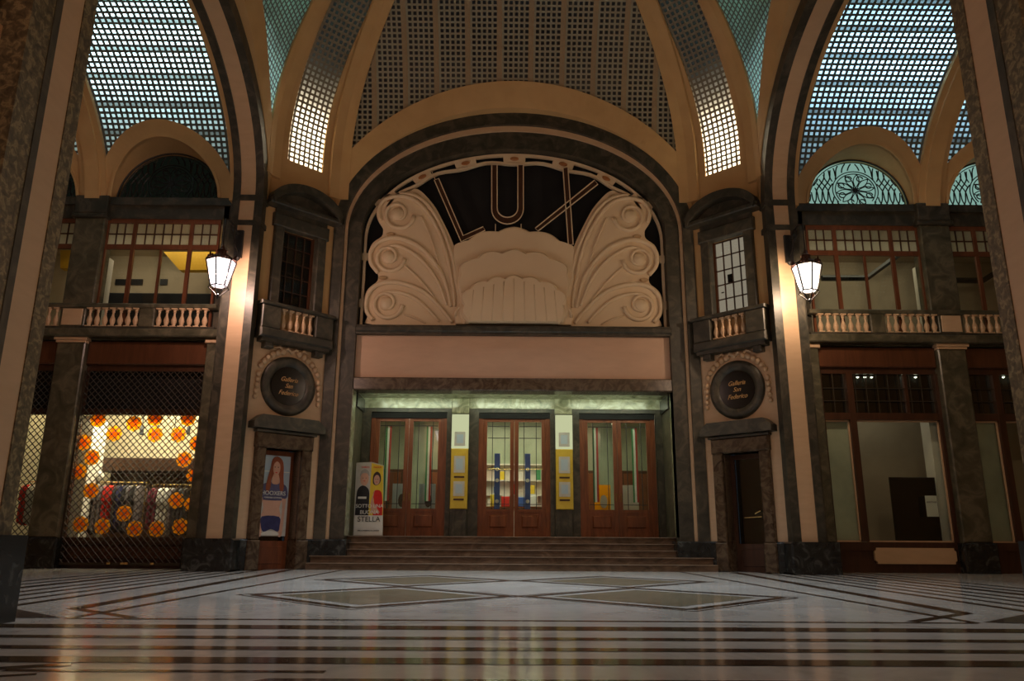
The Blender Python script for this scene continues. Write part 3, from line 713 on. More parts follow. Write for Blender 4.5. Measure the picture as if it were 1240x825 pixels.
MB().box(-1.6, 1.6, .25, .3, 0, 2.5).box(-1.6, -1.55, 0, .3, 0, 2.5).box(1.55, 1.6, 0, .3, 0, 2.5).build('carcass', 'roomwhite', t)
for z in (.9, 1.4, 1.9, 2.45): MB().box(-1.55, 1.55, 0, .25, z, z+.04).build('shelf_board', 'roomwhite', t)
for i in range(14):
    z = (.94, 1.44, 1.94)[i % 3]; x = -1.4+.21*i; mm = ('yellowprint', 'greencloth', 'red', 'roomwhite', 'blue')[i % 5]
    b_ = tag(MB().bev(-.08, .08, 0, .14, 0, .26+.03*(i % 4), .01).build('snack_box', mm), 'small box on the foyer shelf unit, number counted from the left: %s' % ['first','second','third','fourth','fifth','sixth','seventh','eighth','ninth','tenth','eleventh','twelfth','thirteenth','fourteenth'][i], 'box', 'boxes on the foyer shelf', loc=(.05+x, fy+3.9, .85+z))
# poster cases -------------------------------------------------------
for i, (x, side) in enumerate(((-1.53, 'left'), (1.53, 'right'))):
    t = thing('poster_case', 'tall narrow yellow poster case on the pier %s of the middle door' % side, 'display case', (x, f+yb-.10, 0))
    MB().bev(-.25, .25, -.09, 0, 1.62, 3.35, .02).build('case_body', 'gold', t)
    MB().bev(-.25, .25, -.10, 0, 3.35, 4.36, .02).build('lit_header', M.setdefault('litpanel', glow('backlit_cream_acrylic', (.95, 1, .58), .34)), t)
    for z, h in ((2.65, .48), (1.98, .42), (3.42, .42)):
        sh_ = MB().box(-.16, .16, -.105, -.09, z, z+h).build('sheet', 'greyprint', t)
        MB().box(-.10, .10, -.11, -.104, z+.08, z+h-.08).build('print', 'sky', sh_)
    for z in (2.5, 1.86): MB().box(-.15, .15, -.108, -.088, z, z+.05).build('slot', 'darkwood', t)
    MB().box(-.2, -.12, -.03, 0, .85, 1.62).box(.12, .2, -.03, 0, .85, 1.62).build('bracket', 'dark', t)
# standing cinema placard -------------------------------------------
t = thing('poster_stand', 'tall film placard with man in black and woman in red, left of the doors', 'placard', (P(446, 651, f+1.15)[0], f+1.1, .85), R(-4))
stn = t
MB().prism([(-.42, 0), (.40, 0), (.34, 1.93), (0, 2.02), (-.44, 2.0)], 0, .03).build('board', 'greyprint', t)
MB().prism([(-.02, .55), (.385, .55), (.335, 1.91), (0, 1.99)], -.004, 0).build('yellow_field', 'yellowprint', t)
MB().prism([(-.40, .02), (.385, .02), (.375, .55), (-.405, .55)], -.004, 0).build('pale_field', 'paper', t)
MB().prism(sm([(-.40, .55), (-.39, 1.0), (-.36, 1.25), (-.25, 1.36), (-.12, 1.33), (-.03, 1.2), (-.02, .9), (-.02, .55)], 4), -.008, -.004).build('black_jacket', 'blackprint', t)
MB().prism(ell(-.18, 1.55, .12, .19), -.009, -.004).build('man_face', 'skin', t)
MB().prism(sm([(-.31, 1.6), (-.29, 1.75), (-.18, 1.82), (-.07, 1.75), (-.05, 1.62), (-.11, 1.70), (-.25, 1.70)], 4, True), -.012, -.009).build('man_hair', 'silver', t)
MB().box(-.34, -.1, -.011, -.008, 1.0, 1.06).build('hand', 'paper', t)
MB().prism(sm([(.10, .55), (.12, .9), (.08, 1.15), (.17, 1.24), (.30, 1.2), (.35, 1.0), (.37, .55)], 4), -.008, -.004).build('red_dress', 'red', t)
MB().prism(sm([(.05, .62), (.03, .9), (.08, 1.1), (.14, 1.3), (.1, .95), (.3, .62)], 4), -.010, -.008).build('woman_arm', 'skin', t)
MB().prism(sm([(.06, 1.45), (.07, 1.66), (.17, 1.75), (.27, 1.66), (.28, 1.48), (.2, 1.38), (.12, 1.38)], 4, True), -.007, -.004).build('woman_hair', 'darkhair', t)
MB().prism(ell(.17, 1.52, .085, .14), -.010, -.007).build('woman_face', 'skin', t)
for z, tx, s_ in ((.80, 'SOTTO UNA', .135), (.63, 'BUONA', .15), (.44, 'STELLA', .2)):
    lettering(tx, s_, 0, -.014, z, 'paper' if z > .6 else 'blackprint', t, 'title_lettering', sx=1.0)
for fx, fz, k_ in ((-.18, 1.57, .045), (.17, 1.54, .032)):
    for s_ in (-1, 1): MB().prism(ell(fx+s_*k_, fz, .014, .009, 8), -.016, -.012).build('printed_eye', 'blackprint', t)
    MB().prism(ell(fx, fz-.08, .03, .009, 8), -.016, -.012).build('printed_mouth', 'red', t)
lettering('CARLO      PAOLA', .07, -.0, -.012, 1.87, 'red', t, 'name_lettering')
lettering('DAL 13 FEBBRAIO AL CINEMA', .045, 0, -.012, .14, 'blackprint', t, 'date_lettering')
MB().box(-.3, .3, .03, .35, 0, .03).tube([(0, .04, 1.4), (0, .33, .03)], .015, 6).build('prop', 'iron', t)

# ------------------------------------------------------------------ diagonal walls: door, medallion, balcony, window
def medallion(root_loc, rz, lab, shine):
    t = thing('round_sign', lab, 'sign', root_loc, rz)
    zc_ = 4.66
    mb = MB(); N = 48
    prof = [(.79, .0), (.78, -.07), (.70, -.11), (.60, -.09), (.53, -.05), (.50, -.0)]
    for i in range(N):
        q = 2*PI*i/N
        for r_, y_ in prof: mb.v.append((r_*math.cos(q), y_, zc_+r_*math.sin(q)))
    for i in range(N):
        for j in range(5): a = i*6+j; b = ((i+1) % N)*6+j; mb.face((a, b, b+1, a+1))
    mb.build('marble_ring', 'dark', t, smooth=True)
    MB().disc(0, zc_, .51, -.035, -.005, 40).build('black_disc', 'black', t)
    for k, (tx, z) in enumerate((('Galleria', .17), ('San', 0), ('Federico', -.19))): lettering(tx, .17, 0, -.042, zc_+z, 'goldtext', t, 'lettering', shear=.4, sx=.95)
    return t
def garland(root_loc, rz, lab):
    t = thing('garland', lab, 'ornament', root_loc, rz); zc_ = 4.66
    beads = []
    for s in (-1, 1):
        for i in range(11):
            if i < 6: a = R(28+i*9.5); x = s*.95*math.cos(a); z = zc_+.93*math.sin(a)
            else: x = s*(.88+.01*(i-6)); z = zc_+.36-(i-5)*.15
            beads.append((x, z, 1-.03*i if i > 5 else .85+.03*i))
    for k, (x, z, sc) in enumerate(beads):
        m = MB(); r_ = .095*sc
        m.lathe([(.01, -r_), (r_*.7, -r_*.7), (r_, 0), (r_*.7, r_*.7), (.01, r_)], x, -.03, 8)
        m.v = [(a, b, c+z) for a, b, c in m.v]; m.build('fruit', 'stone', t, smooth=True)
    m = MB()
    for s in (-1, 1):
        m.tube([(0, -.05, zc_+.90), (s*.12, -.06, zc_+1.0), (s*.25, -.05, zc_+.92), (s*.36, -.05, zc_+1.02), (s*.5, -.05, zc_+.95)], [.03, .045, .03, .045, .02], 6)
    m.lathe([(.01, -.07), (.07, 0), (.01, .07)], 0, -.05, 8); m.v[-24:] = [(a, b, c+zc_+.92) for a, b, c in m.v[-24:]]
    m.build('ribbon', 'stone', t, smooth=True)
def baluster_mb(h=.50, r=.075):
    m = MB(); k = h
    m.box(-r, r, -r, r, 0, .05*k).lathe([(r*.85, .05*k), (r*.55, .10*k), (r*.75, .18*k), (r*1.0, .32*k), (r*.8, .46*k), (r*.42, .60*k), (r*.36, .74*k), (r*.6, .80*k), (r*.45, .84*k), (r*.75, .93*k)], 0, 0, 10).box(-r, r, -r, r, .93*k, k)
    return m
BAL = None
def baluster(parent, x, y, z, h=.50):
    global BAL
    if BAL is None:
        BAL = baluster_mb().build('baluster', 'stone', parent, smooth=False); o_ = BAL
    else:
        o_ = BAL.copy(); C.objects.link(o_); o_.parent = parent
    o_.location = (x, y, z); o_.scale = (1, 1, h/.5); return o_
def little_balcony(loc, rz, lab):
    t = thing('balcony', lab, 'balcony', loc, rz); b = -.30
    MB().bev(-1.08, 1.08, b-.05, .0, 5.80, 6.05, .04).box(-1.0, 1.0, b+.02, 0, 5.70, 5.80).build('slab', 'dark', t)
    MB().bev(-1.12, 1.12, b-.07, b+.25, 6.66, 6.76, .02).box(-1.1, -.9, b, 0, 6.66, 6.76).box(.9, 1.1, b, 0, 6.66, 6.76).build('rail', 'dark', t)
    for s in (-1, 1):
        MB().bev(s*.52, s*1.06, b-.02, b+.2, 6.05, 6.66, .02).box(s*.92, s*1.06, b+.2, 0, 6.05, 6.66).build('pedestal', 'dark', t)
        MB().bev(s*.62, s*.86, -.24, 0, 5.55, 5.72, .03).build('bracket', 'dark', t)
    for i in range(5): baluster(t, -.40+i*.20, b+.1, 6.07, .58)
    return t
def upper_window(n, loc, rz, lit):
    w = sroot('window_%d' % n, loc, rz)
    fm_ = MB()
    for s in (-1, 1): fm_.bev(s*.52, s*.80, -.12, .1, 6.76, 9.0, .03)
    fm_.build('surround', 'dark', w)
    MB().bev(-.86, .86, -.14, .1, 8.98, 9.35, .03).box(-.80, .80, -.08, .1, 9.35, 9.62).build('frieze', 'dark', w)
    # segmental pediment
    A = [(1.12*math.cos(t), 9.55+.72*math.sin(t)) for t in [R(12)+(PI-R(24))*i/24 for i in range(25)]]
    B = [(x*.93, z-.24 if abs(x) < 1.0 else z-.2) for x, z in A]
    MB().band(A, B, -.42, .02).build('pediment', 'dark', w)
    MB().bev(-1.12, 1.12, -.36, .02, 9.50, 9.64, .03).prism([(x*.95, z-.1) for x, z in A], -.12, 0).build('cornice', 'dark', w)
    k = MB()
    for i in range(5): x = -.50+i*.25; k.box(x-.014, x+.014, .16, .2, 6.85, 8.98)
    for i in range(6): z = 6.87+i*.42; k.box(-.52, .52, .16, .2, z-.014, z+.014)
    k.box(-.55, -.50, .14, .24, 6.8, 9.0).box(.50, .55, .14, .24, 6.8, 9.0)
    k.build('sash_bars', 'darkwood', w)
    MB().box(-.5, .5, .21, .22, 6.85, 9.0).build('glass', 'glass' if lit else 'glass', w)
    MB().box(-.55, .55, .26, .29, 6.8, 9.0).build('curtain', M.setdefault('litcurtain', glow('lit_window_blind', (1.0, .80, .62), .17)) if lit else M['void'], w)
    if lit: MB().box(-.2, -.06, .245, .255, 7.75, 8.0).box(-.42, -.34, .245, .255, 7.5, 7.53).build('broken_pane', 'void', w)
def side_door(n, loc, rz, poster):
    d = sroot('door_%d' % n, loc, rz)
    s_ = MB()
    for s in (-1, 1): s_.bev(s*.52, s*.80, -.14, .4, .72, 3.0, .03).bev(s*.50, s*.84, -.17, .4, 0, .72, .03)
    s_.build('door_surround', 'brownmarble', d)
    MB().bev(-.82, .82, -.15, .4, 3.0, 3.38, .03).build('frieze', 'brownmarble', d)
    MB().box(-.86, .86, -.2, .0, 3.38, 3.44).prism([(-1.02, 3.46), (1.02, 3.46), (1.02, 3.62), (.80, 3.80), (-.80, 3.80), (-1.02, 3.62)], -.34, 0).build('hood', 'dark', d)
    lf = MB().box(-.52, .52, .32, .38, 0, .70).box(-.52, -.42, .32, .38, .7, 2.98).box(.44, .52, .32, .38, .7, 2.98).box(-.42, .44, .32, .38, 2.86, 2.98).bev(-.36, .38, .30, .34, .12, .58, .03).build('door_leaf', 'wood' if poster else 'darkwood', d)
    MB().box(-.42, .44, .345, .355, .7, 2.86).build('glass', 'glassdoor', lf)
    if not poster:
        MB().tube([(-.2, .29, 1.35), (.28, .29, 1.37)], .014, 6).tube([(.1, .29, 1.45), (.26, .29, 1.52)], .02, 6).build('door_handle', 'brass', lf)
    MB().box(-.6, .6, .75, .8, 0, 3.2).build('dark_passage', 'void', d)
for nm, sgn, rz in (('left', -1, PI/4), ('right', 1, -PI/4)):
    loc = (sgn*DC[0], DC[1], 0)
    medallion(loc, rz, 'round black sign with gilt script in a marble ring on the %s corner wall' % nm, sgn > 0)
    garland(loc, rz, 'carved fruit garland with ribbon over the %s round sign' % nm)
    little_balcony(loc, rz, 'small dark marble balcony with five balusters on the %s corner wall' % nm)
    upper_window(1 if sgn < 0 else 2, loc, rz, sgn > 0)
    side_door(4 if sgn < 0 else 5, loc, rz, sgn < 0)
# poster in the left side door
t = thing('door_poster', 'fashion poster of a red haired girl in crop top filling the left side door', 'poster', (-DC[0], DC[1], 0), PI/4)
yy = .335
MB().box(-.42, .44, yy, yy+.006, .82, 2.88).build('sheet', 'sky', t)
def pf(pts, mm, nm, k): MB().prism(pts, yy-.003*k, yy-.003*(k-1)).build(nm, mm, t)
def pq(a, b): return (-.42+(a-75)/275*.86, 2.88-(b-85)/660*2.06)
def pfq(pts, mm, nm, k, smooth=True):
    q = [pq(*p) for p in pts]; pf(sm(q, 3, True) if smooth else q, mm, nm, k)
pfq([(75, 430), (350, 430), (350, 745), (75, 745)], 'greyprint', 'pale_ground', 1, False)
pfq([(75, 220), (350, 220), (350, 228), (75, 228)], 'paper', 'horizon_line', 1, False)
pfq([(128, 440), (134, 520), (128, 600), (285, 600), (276, 520), (284, 440)], 'skin', 'torso', 2)
for s_ in (-1, 1):
    pfq([(208+s_*80, 430), (208+s_*122, 430), (208+s_*118, 560), (208+s_*108, 735), (208+s_*72, 735), (208+s_*92, 600), (208+s_*94, 500)], 'skin', 'arm', 3)
pfq([(108, 335), (170, 315), (250, 315), (320, 335), (342, 400), (330, 440), (290, 440), (285, 458), (130, 458), (125, 440), (92, 440), (88, 390)], 'navy2', 'crop_top', 4)
pfq([(128, 590), (280, 590), (292, 660), (280, 710), (215, 690), (150, 712), (122, 660)], 'navy', 'shorts', 4)
pfq([(132, 735), (160, 712), (212, 704), (262, 712), (285, 735)], 'paper', 'white_seat', 4)
pfq([(222, 98), (180, 125), (168, 200), (150, 280), (138, 360), (160, 400), (182, 350), (190, 270), (255, 270), (262, 350), (285, 400), (302, 350), (292, 270), (288, 190), (270, 125)], 'hair', 'long_hair', 5)
pfq([(200, 245), (245, 245), (255, 320), (190, 320)], 'skin', 'neck', 6)
pf(ell(*pq(224, 195), .10, .19), 'skin', 'face', 7)
pfq([(222, 112), (192, 140), (190, 165), (222, 138), (258, 165), (258, 140)], 'hair', 'fringe', 8)
for s_ in (-1, 1): pf(ell(*pq(222+s_*15, 187), .018, .012, 8), 'blackprint', 'eye', 8)
pf(ell(*pq(222, 232), .03, .013, 8), 'red', 'mouth', 8)
lettering('HOOXERS', .15, -.0, yy-.03, pq(200, 402)[1], 'paper', t, 'print_lettering')
lettering('FORWARD ATTITUDE', .05, .0, yy-.03, pq(200, 438)[1], 'paper', t, 'small_print')

# ------------------------------------------------------------------ side arms
AY = 20.5
def vy(z): return CY+6.35*math.sqrt(max(0, 1-((z-Z0)/4.5)**2))
def arm(sg):
    side = 'left' if sg < 0 else 'right'
    W = sroot('wall_%s_arm' % side); W.name = 'wall_'+side+'_gallery'
    bays = [9.9, 13.9, 17.9]
    # pilaster order, slab, entablature
    MB().box(sg*7.4, sg*20, AY-.02, AY+.4, 5.95, 6.22).bev(sg*7.4, sg*20, AY-.35, AY+.1, 5.98, 6.20, .03).build('balcony_slab', 'olive', W)
    MB().box(sg*7.4, sg*20, AY-.02, AY+.4, 9.5, 9.9).box(sg*7.4, sg*20, AY-.10, AY+.4, 9.9, 10.12).build('entablature', 'dark', W)
    MB().box(sg*7.4, sg*8.22, AY-.02, AY+.5, 0, 10.1).build('end_wall', 'dark', W)
    MB().bev(sg*8.0, sg*8.27, AY-.14, AY, .75, 5.85, .02).build('half_pilaster', 'olive', W)
    MB().bev(sg*7.96, sg*8.31, AY-.2, AY, 5.85, 5.96, .02).build('capital', 'stone', W)
    MB().bev(sg*7.3, sg*8.3, AY-.3, AY, 0, .75, .04).build('dado', 'darker', W)
    MB().box(sg*8.1, sg*20, AY+2.6, AY+2.7, 0, 5.9).box(sg*8.1, sg*20, AY+.3, AY+2.7, 5.8, 5.9).box(sg*8.1, sg*8.2, AY+.3, AY+2.7, 0, 5.9).build('shop_room', 'roomwarm' if sg < 0 else 'roomgrey', W)
    MB().box(sg*8.1, sg*20, AY+.2, AY+2.7, 0, .02).build('shop_floor', 'roomgrey' if sg > 0 else 'darkwood', W)
    MB().box(sg*8.1, sg*20, AY+3.0, AY+3.1, 6.1, 9.6).box(sg*8.1, sg*20, AY+.3, AY+3.1, 9.5, 9.6).box(sg*8.1, sg*20, AY+.3, AY+3.1, 6.1, 6.2).build('upper_room', 'roomgrey' if sg > 0 else 'roomwarm', W)
    for i in (0, 1):
        x = sg*(11.9+4*i)
        p = thing('pilaster', 'tall dark marble pilaster with cream capital between the two %s shop bays' % side if i == 0 else 'second dark marble pilaster far along the %s gallery' % side, 'pilaster', (x, AY, 0))
        MB().bev(-.38, .38, -.16, .3, .75, 5.84, .03).build('shaft', 'olive', p)
        MB().bev(-.40, .40, -.20, 0, 5.84, 5.90, .01).bev(-.44, .44, -.24, 0, 5.90, 5.98, .01).build('capital', 'stone', p)
        MB().bev(-.44, .44, -.24, .3, 0, .75, .04).build('plinth', 'darker', p)
        p = thing('pilaster', 'upper dark marble pilaster between the %s gallery windows' % side if i == 0 else 'second upper dark marble pilaster far along the %s gallery' % side, 'pilaster', (x, AY, 0))
        MB().bev(-.42, .42, -.16, .35, 6.2, 9.46, .03).build('shaft', 'olive', p)
        MB().bev(-.50, .50, -.24, .35, 9.46, 9.58, .02).bev(-.46, .46, -.22, .3, 9.58, 10.12, .02).build('head', 'dark', p)
    # balustrade
    b = thing('balustrade', 'long stone balustrade with cream balusters along the %s gallery' % side, 'balustrade', (0, AY-.25, 0))
    MB().bev(sg*8.05, sg*16.2, -.1, .12, 6.78, 6.90, .02).build('rail', 'olive', b)
    MB().box(sg*8.05, sg*16.2, -.06, .1, 6.2, 6.26).build('plinth', 'dark', b)
    for xb in bays[:2]:
        MB().bev(sg*(xb-.20), sg*(xb+.20), -.07, .1, 6.26, 6.78, .015).build('pedestal', 'olive', b)
        MB().bev(sg*(xb+1.66), sg*(xb+2.34), -.05, .1, 6.26, 6.78, .015).build('pedestal', 'olive', b)
        MB().bev(sg*(xb+1.73), sg*(xb+2.27), -.07, -.04, 6.29, 6.75, .01).build('cream_panel', 'stone', b)
        for k in range(7):
            baluster(b, sg*(xb+.31+k*.207), 0, 6.26, .52)
            baluster(b, sg*(xb-.31-k*.207), 0, 6.26, .52)
    # upper windows
    for i, xb in enumerate(bays[:2]):
        w = sroot('window_%d' % (10+i+(0 if sg < 0 else 2)), (sg*xb, AY, 0))
        m = MB(); e = 1.60
        m.box(-e, e, .02, .1, 9.38, 9.5).box(-e, e, .02, .1, 8.60, 8.74).box(-e, -e+.06, .014, .1, 6.2, 9.5).box(e-.06, e, .014, .1, 6.2, 9.5)
        for s in (-1, 1): m.box(s*.80-.05, s*.80+.05, .012, .1, 6.2, 9.5)
        m.box(-.03, .03, .024, .1, 6.2, 8.59); m.build('window_frame', 'framewood', w)
        g = MB()
        for a, c, n in ((-e+.06, -.86, 3), (-.74, .74, 6), (.86, e-.06, 3)):
            for k in range(1, n): x = a+(c-a)*k/n; g.box(x-.013, x+.013, .04, .08, 8.74, 9.38)
            g.box(a, c, .04, .08, 9.045, 9.075)
        g.build('glazing_bars', 'darkwood', w)
        MB().box(-e, e, .065, .07, 6.2, 9.5).build('glass', 'glass', w)
        MB().box(-e, e, .085, .09, 8.74, 9.38).build('frosted_pane', 'frost', w)
    # fanlights
    for i, xb in enumerate(bays[:2]):
        t = thing('fanlight', 'half round %s fanlight with wrought iron rosette, %s bay of the %s gallery' % ('backlit teal' if sg > 0 else 'dark', 'nearest' if i == 0 else 'further', side), 'window', (sg*xb, AY, 10.12))
        h = [(1.5*math.cos(a), 1.5*math.sin(a)) for a in [PI*k/36 for k in range(37)]]
        MB().prism(h, .30, .32).build('glass', 'tealglass' if sg > 0 else 'dimglass', t)
        m = MB(); r_ = .018
        m.tube([(x*.985, .12, z*.985+.01) for x, z in h], .03, 6); m.tube([(x*.93, .12, z*.93+.01) for x, z in h], .014, 6); m.tube([(-1.5, .12, .04), (1.5, .12, .04)], .05, 6)
        m.build('rim', 'iron', t)
        m = MB(); cz = .52
        def cl(pts):     # keep only points inside the half circle
            return [(x, .12, z) for x, z in pts if z >= .03 and x*x+z*z <= 1.47**2]
        for rr in (.66, .58): m.tube(cl([(rr*math.cos(a), cz+rr*math.sin(a)*.9) for a in [-PI/2+.9+(2*PI-1.8)*k/40 for k in range(41)]]), .016, 5)
        for k in range(20):
            a = 2*PI*(k//2)/10+.16; pts = []
            for j in range(11):
                q = j/10; rad = .06+.50*q; aa = a+(.27*math.sin(PI*q**.8))*(1 if k % 2 else -1); pts.append((rad*math.cos(aa), cz+rad*.9*math.sin(aa)))
            pp = cl(pts)
            if len(pp) > 2: m.tube(pp, .015, 5)
        for k in range(8):
            a = 2*PI*k/8+.4; x, z = .43*math.cos(a), cz+.39*math.sin(a)
            if z > .08: m.tube([(x+.09*math.cos(b_), .12, z+.08*math.sin(b_)) for b_ in [2*PI*j/10 for j in range(10)] if z+.08*math.sin(b_) > .02], .018, 5)
        m.disc(0, cz, .07, .09, .15, 12); m.build('rosette', 'iron', t)
        m = MB()
        for s in (-1, 1):
            for k in range(-3, 12):
                for dr in (-1, 1):
                    pts = []
                    for j in range(21):
                        z = .03+j*.07; x = .62+.17*k+dr*(z*.42+.04*math.sin(z*9))
                        if x > 0 and x*x+z*z < 1.38**2 and x*x+((z-cz)/.9)**2 > .67**2: pts.append((s*x, .12, z))
                        elif len(pts) > 1: m.tube(pts, .02, 4); pts = []
                        else: pts = []
                    if len(pts) > 1: m.tube(pts, .02, 4)
        m.build('lattice', 'iron', t)
        # archivolt following the vault
        n = 40; A = [(1.5*math.cos(PI*k/n), 10.12+1.5*math.sin(PI*k/n)) for k in range(n+1)]; B = [(1.95*math.cos(PI*k/n), 10.12+1.88*math.sin(PI*k/n)) for k in range(n+1)]
        mm = MB(); mm.band(A, B, lambda x, z: vy(z)-AY-.06, .35); o_ = mm.build('archivolt', 'tan', W); o_.location = (sg*xb, AY, 0)
        B2 = [(1.58*math.cos(PI*k/n), 10.12+1.58*math.sin(PI*k/n)) for k in range(n+1)]
        mm = MB(); mm.band(A, B2, lambda x, z: vy(z)-AY-.11, lambda x, z: vy(z)-AY); o_ = mm.build('archivolt_bead', 'tan', W); o_.location = (sg*xb, AY, 0)
    MB().box(sg*7.4, sg*20, AY+.33, AY+.36, 10.0, 12.2).build('dark_backing', 'void', W)
    # vault
    V = sroot('ceiling_%s_gallery' % side)
    V.name = 'ceiling'
    mb = MB(); uvs = []; n = 60; idx = []; cols = [7.58+.1*i for i in range(100)]
    for x in cols:
        d = min(abs(x-xb) for xb in bays); zs = 10.12+1.86*math.sqrt(max(0, 1-(d/1.94)**2)) if d < 1.94 else 10.12
        ph0 = math.asin((zs-Z0)/4.5); row = []
        for k in range(n+1):
            ph = ph0+(PI-2*ph0)*k/n; y = CY+6.35*math.cos(ph); z = Z0+4.5*math.sin(ph)
            row.append(len(mb.v)); mb.v.append((sg*x, y, z))
            # arc length by quadrature of the ellipse, good to a centimetre
            uvs.append((x, vault_arc(ph)))
        idx.append(row)
    for a, b_ in zip(idx, idx[1:]):
        for k in range(n): mb.face((a[k], b_[k], b_[k+1], a[k+1]))
    struct_mesh(mb, 'glass_block_vault', 'gb_vault_l' if sg < 0 else 'gb_vault_r', V, uvs)
    for xr in (11.9, 15.9):
        for hw_, dp in ((.36, .12), (.2, .2)):
            mb = MB(); pr = None
            for k in range(61):
                ph = .12+(PI-.24)*k/60; c_, s_ = math.cos(ph), math.sin(ph); cur = len(mb.v)
                for x, q in ((xr-hw_, .02), (xr-hw_, -dp), (xr+hw_, -dp), (xr+hw_, .02)): mb.v.append((sg*x, CY+(6.35+q)*c_, Z0+(4.5+q)*s_))
                if pr is not None:
                    for a in range(4): bb = (a+1) % 4; mb.face((pr+a, pr+bb, cur+bb, cur+a))
                pr = cur
            mb.build('rib', 'tan', V)
    # opposite wall and far end of the arm: plain shell
    MB().box(sg*7.6, sg*20, 2*CY-AY-.3, 2*CY-AY, 0, 10.2).box(sg*20, sg*20.2, 2*CY-AY-.3, AY+3, 0, 14).build('shell_wall', 'tan', W)
VA = [0.0]
for i in range(1, 1001):
    a = PI*(i-.5)/1000; VA.append(VA[-1]+math.hypot(6.35*math.sin(a), 4.5*math.cos(a))*PI/1000)
def vault_arc(ph):
    k = ph/PI*1000; i = min(999, int(k)); return VA[i]+(VA[i+1]-VA[i])*(k-i)
def frosty():
    m, nt, out = nodes('frosted_transom_glass'); a = nt.nodes.new('ShaderNodeBsdfTranslucent'); a.inputs[0].default_value = (.97, .93, .84, 1)
    b = nt.nodes.new('ShaderNodeBsdfDiffuse'); b.inputs[0].default_value = (.75, .72, .65, 1); mx = nt.nodes.new('ShaderNodeMixShader'); mx.inputs[0].default_value = .3
    L(nt, a.outputs[0], mx.inputs[1]); L(nt, b.outputs[0], mx.inputs[2]); L(nt, mx.outputs[0], out.inputs[0]); return m
M['frost'] = frosty()
arm(-1); arm(1)

# ------------------------------------------------------------------ left shop (lit boutique behind a rolling grille)
def shopfront_left(xc, n, first):
    w = sroot('window_%d' % n, (xc, AY, 0)); e = 1.62
    MB().bev(-e, e, .0, .2, 5.28, 5.92, .03).build('fascia', 'midwood', w)
    MB().box(-e, e, .12, .2, 5.12, 5.28).box(-e, e, .10, .18, 3.93, 4.08).box(-e, -e+.05, .1, .2, 0, 5.2).box(e-.05, e, .1, .2, 0, 5.2).build('shop_frame', 'darkwood', w)
    MB().box(-e, e, .06, .3, .60, .76).box(-e, e, .15, .3, 0, .62).build('shop_base', 'darkwood', w)
    MB().bev(-e+.15, e-.15, .10, .15, .22, .54, .03).build('base_panel', 'midwood', w)
    MB().box(-e, e, .2, .21, .76, 3.93).build('glass', 'glass', w)
    MB().box(-e-.2, e+.2, .34, .36, 3.95, 5.9).build('transom_panel', 'void', w)
    g = thing('rolling_grille', 'brown diamond mesh security grille over the lit boutique window' if first else 'brown diamond mesh grille over the far left boutique window', 'grille', (xc, AY-.02, 0))
    m = MB(); c = .17; z0, z1 = .12, 5.1; H = z1-z0
    k = -H*.95
    while k < 2*e:
        for s in (-1, 1):
            # line x = x0 + .95*t, z = z0 + t
            t0 = max(0, -k/.95); t1 = min(H, (2*e-k)/.95)
            if t1-t0 > .05:
                a = (-e+k+.95*t0, 0.06, z0+t0); b = (-e+k+.95*t1, .06, z0+t1)
                if s < 0: a = (-a[0], a[1]-.012, a[2]); b = (-b[0], b[1]-.012, b[2])
                m.tube([a, b], .0135, 4)
        k += c
    m.build('mesh', 'grillem', g)
    MB().box(-e, e, .03, .09, .08, .14).box(-e, -e+.05, .02, .1, .08, 5.1).box(e-.05, e, .02, .1, .08, 5.1).build('guide_rail', 'grillem', g)
    m = MB()
    for x in (-.35, .0, .1, .75): m.box(x, x+.09, -.0, .03, .10, .15)
    m.build('lock', 'brass', g)
shopfront_left(-9.9, 20, True); shopfront_left(-13.9, 21, False)
# decals on the glass
deco = [(160,75),(240,145),(340,95),(445,70),(445,150),(560,150),(610,70),(655,195),(590,275),(130,265),(88,190),(62,335),(640,355),(125,430),(550,480),(290,545),(630,500),(72,600),(180,610),(340,640),(450,640),(570,610)]
dec0 = None
rows = ['top row', 'second row', 'middle', 'lower part', 'bottom row']
names = ['by the top left corner of the boutique window', 'left below the top row of the boutique window', 'in the top row left of the middle', 'in the top row right of the middle', 'right below the top row middle', 'second row towards the right of the boutique window',
 'top right corner of the boutique window', 'at the right edge, upper', 'right side, halfway up above the dark band', 'left side, halfway up above the dark band', 'on the white strip at the left edge, upper', 'on the white strip at the left edge, middle', 'at the right edge beside the dark band',
 'in front of the left end of the clothes rail', 'over the white clothes on the right', 'in the middle over the dark clothes', 'at the right edge, lower', 'bottom left corner of the boutique window', 'bottom row, second from the left', 'bottom row, third from the left', 'bottom row, fourth from the left', 'bottom row, last on the right']
for i, (a, b) in enumerate(deco):
    x, z = P(80+a/4.125, 490+b/4.125, AY+.19)
    r_ = .205
    if dec0 is None:
        t = thing('window_decal', '', 'decal', (0, 0, 0)); dec0 = t
        m = MB(); N = 24; m.prism([((r_*(1+.05*math.cos(8*q)))*math.cos(q), (r_*(1+.05*math.cos(8*q)))*math.sin(q)) for q in [2*PI*k/48 for k in range(48)]], -.004, 0); m.build('disc', 'orange', t)
        MB().prism([(.125*(1+.35*math.cos(6*q))*math.cos(q), .125*(1+.35*math.cos(6*q))*math.sin(q)) for q in [2*PI*k/60 for k in range(60)]], -.007, -.004).build('flower_print', 'orange2', t)
    else: t = copy_tree(dec0)
    t.location = (x, AY+.19, max(z, .98)); t['label'] = 'round orange decal '+names[i]; t['group'] = 'orange decals on the boutique window'
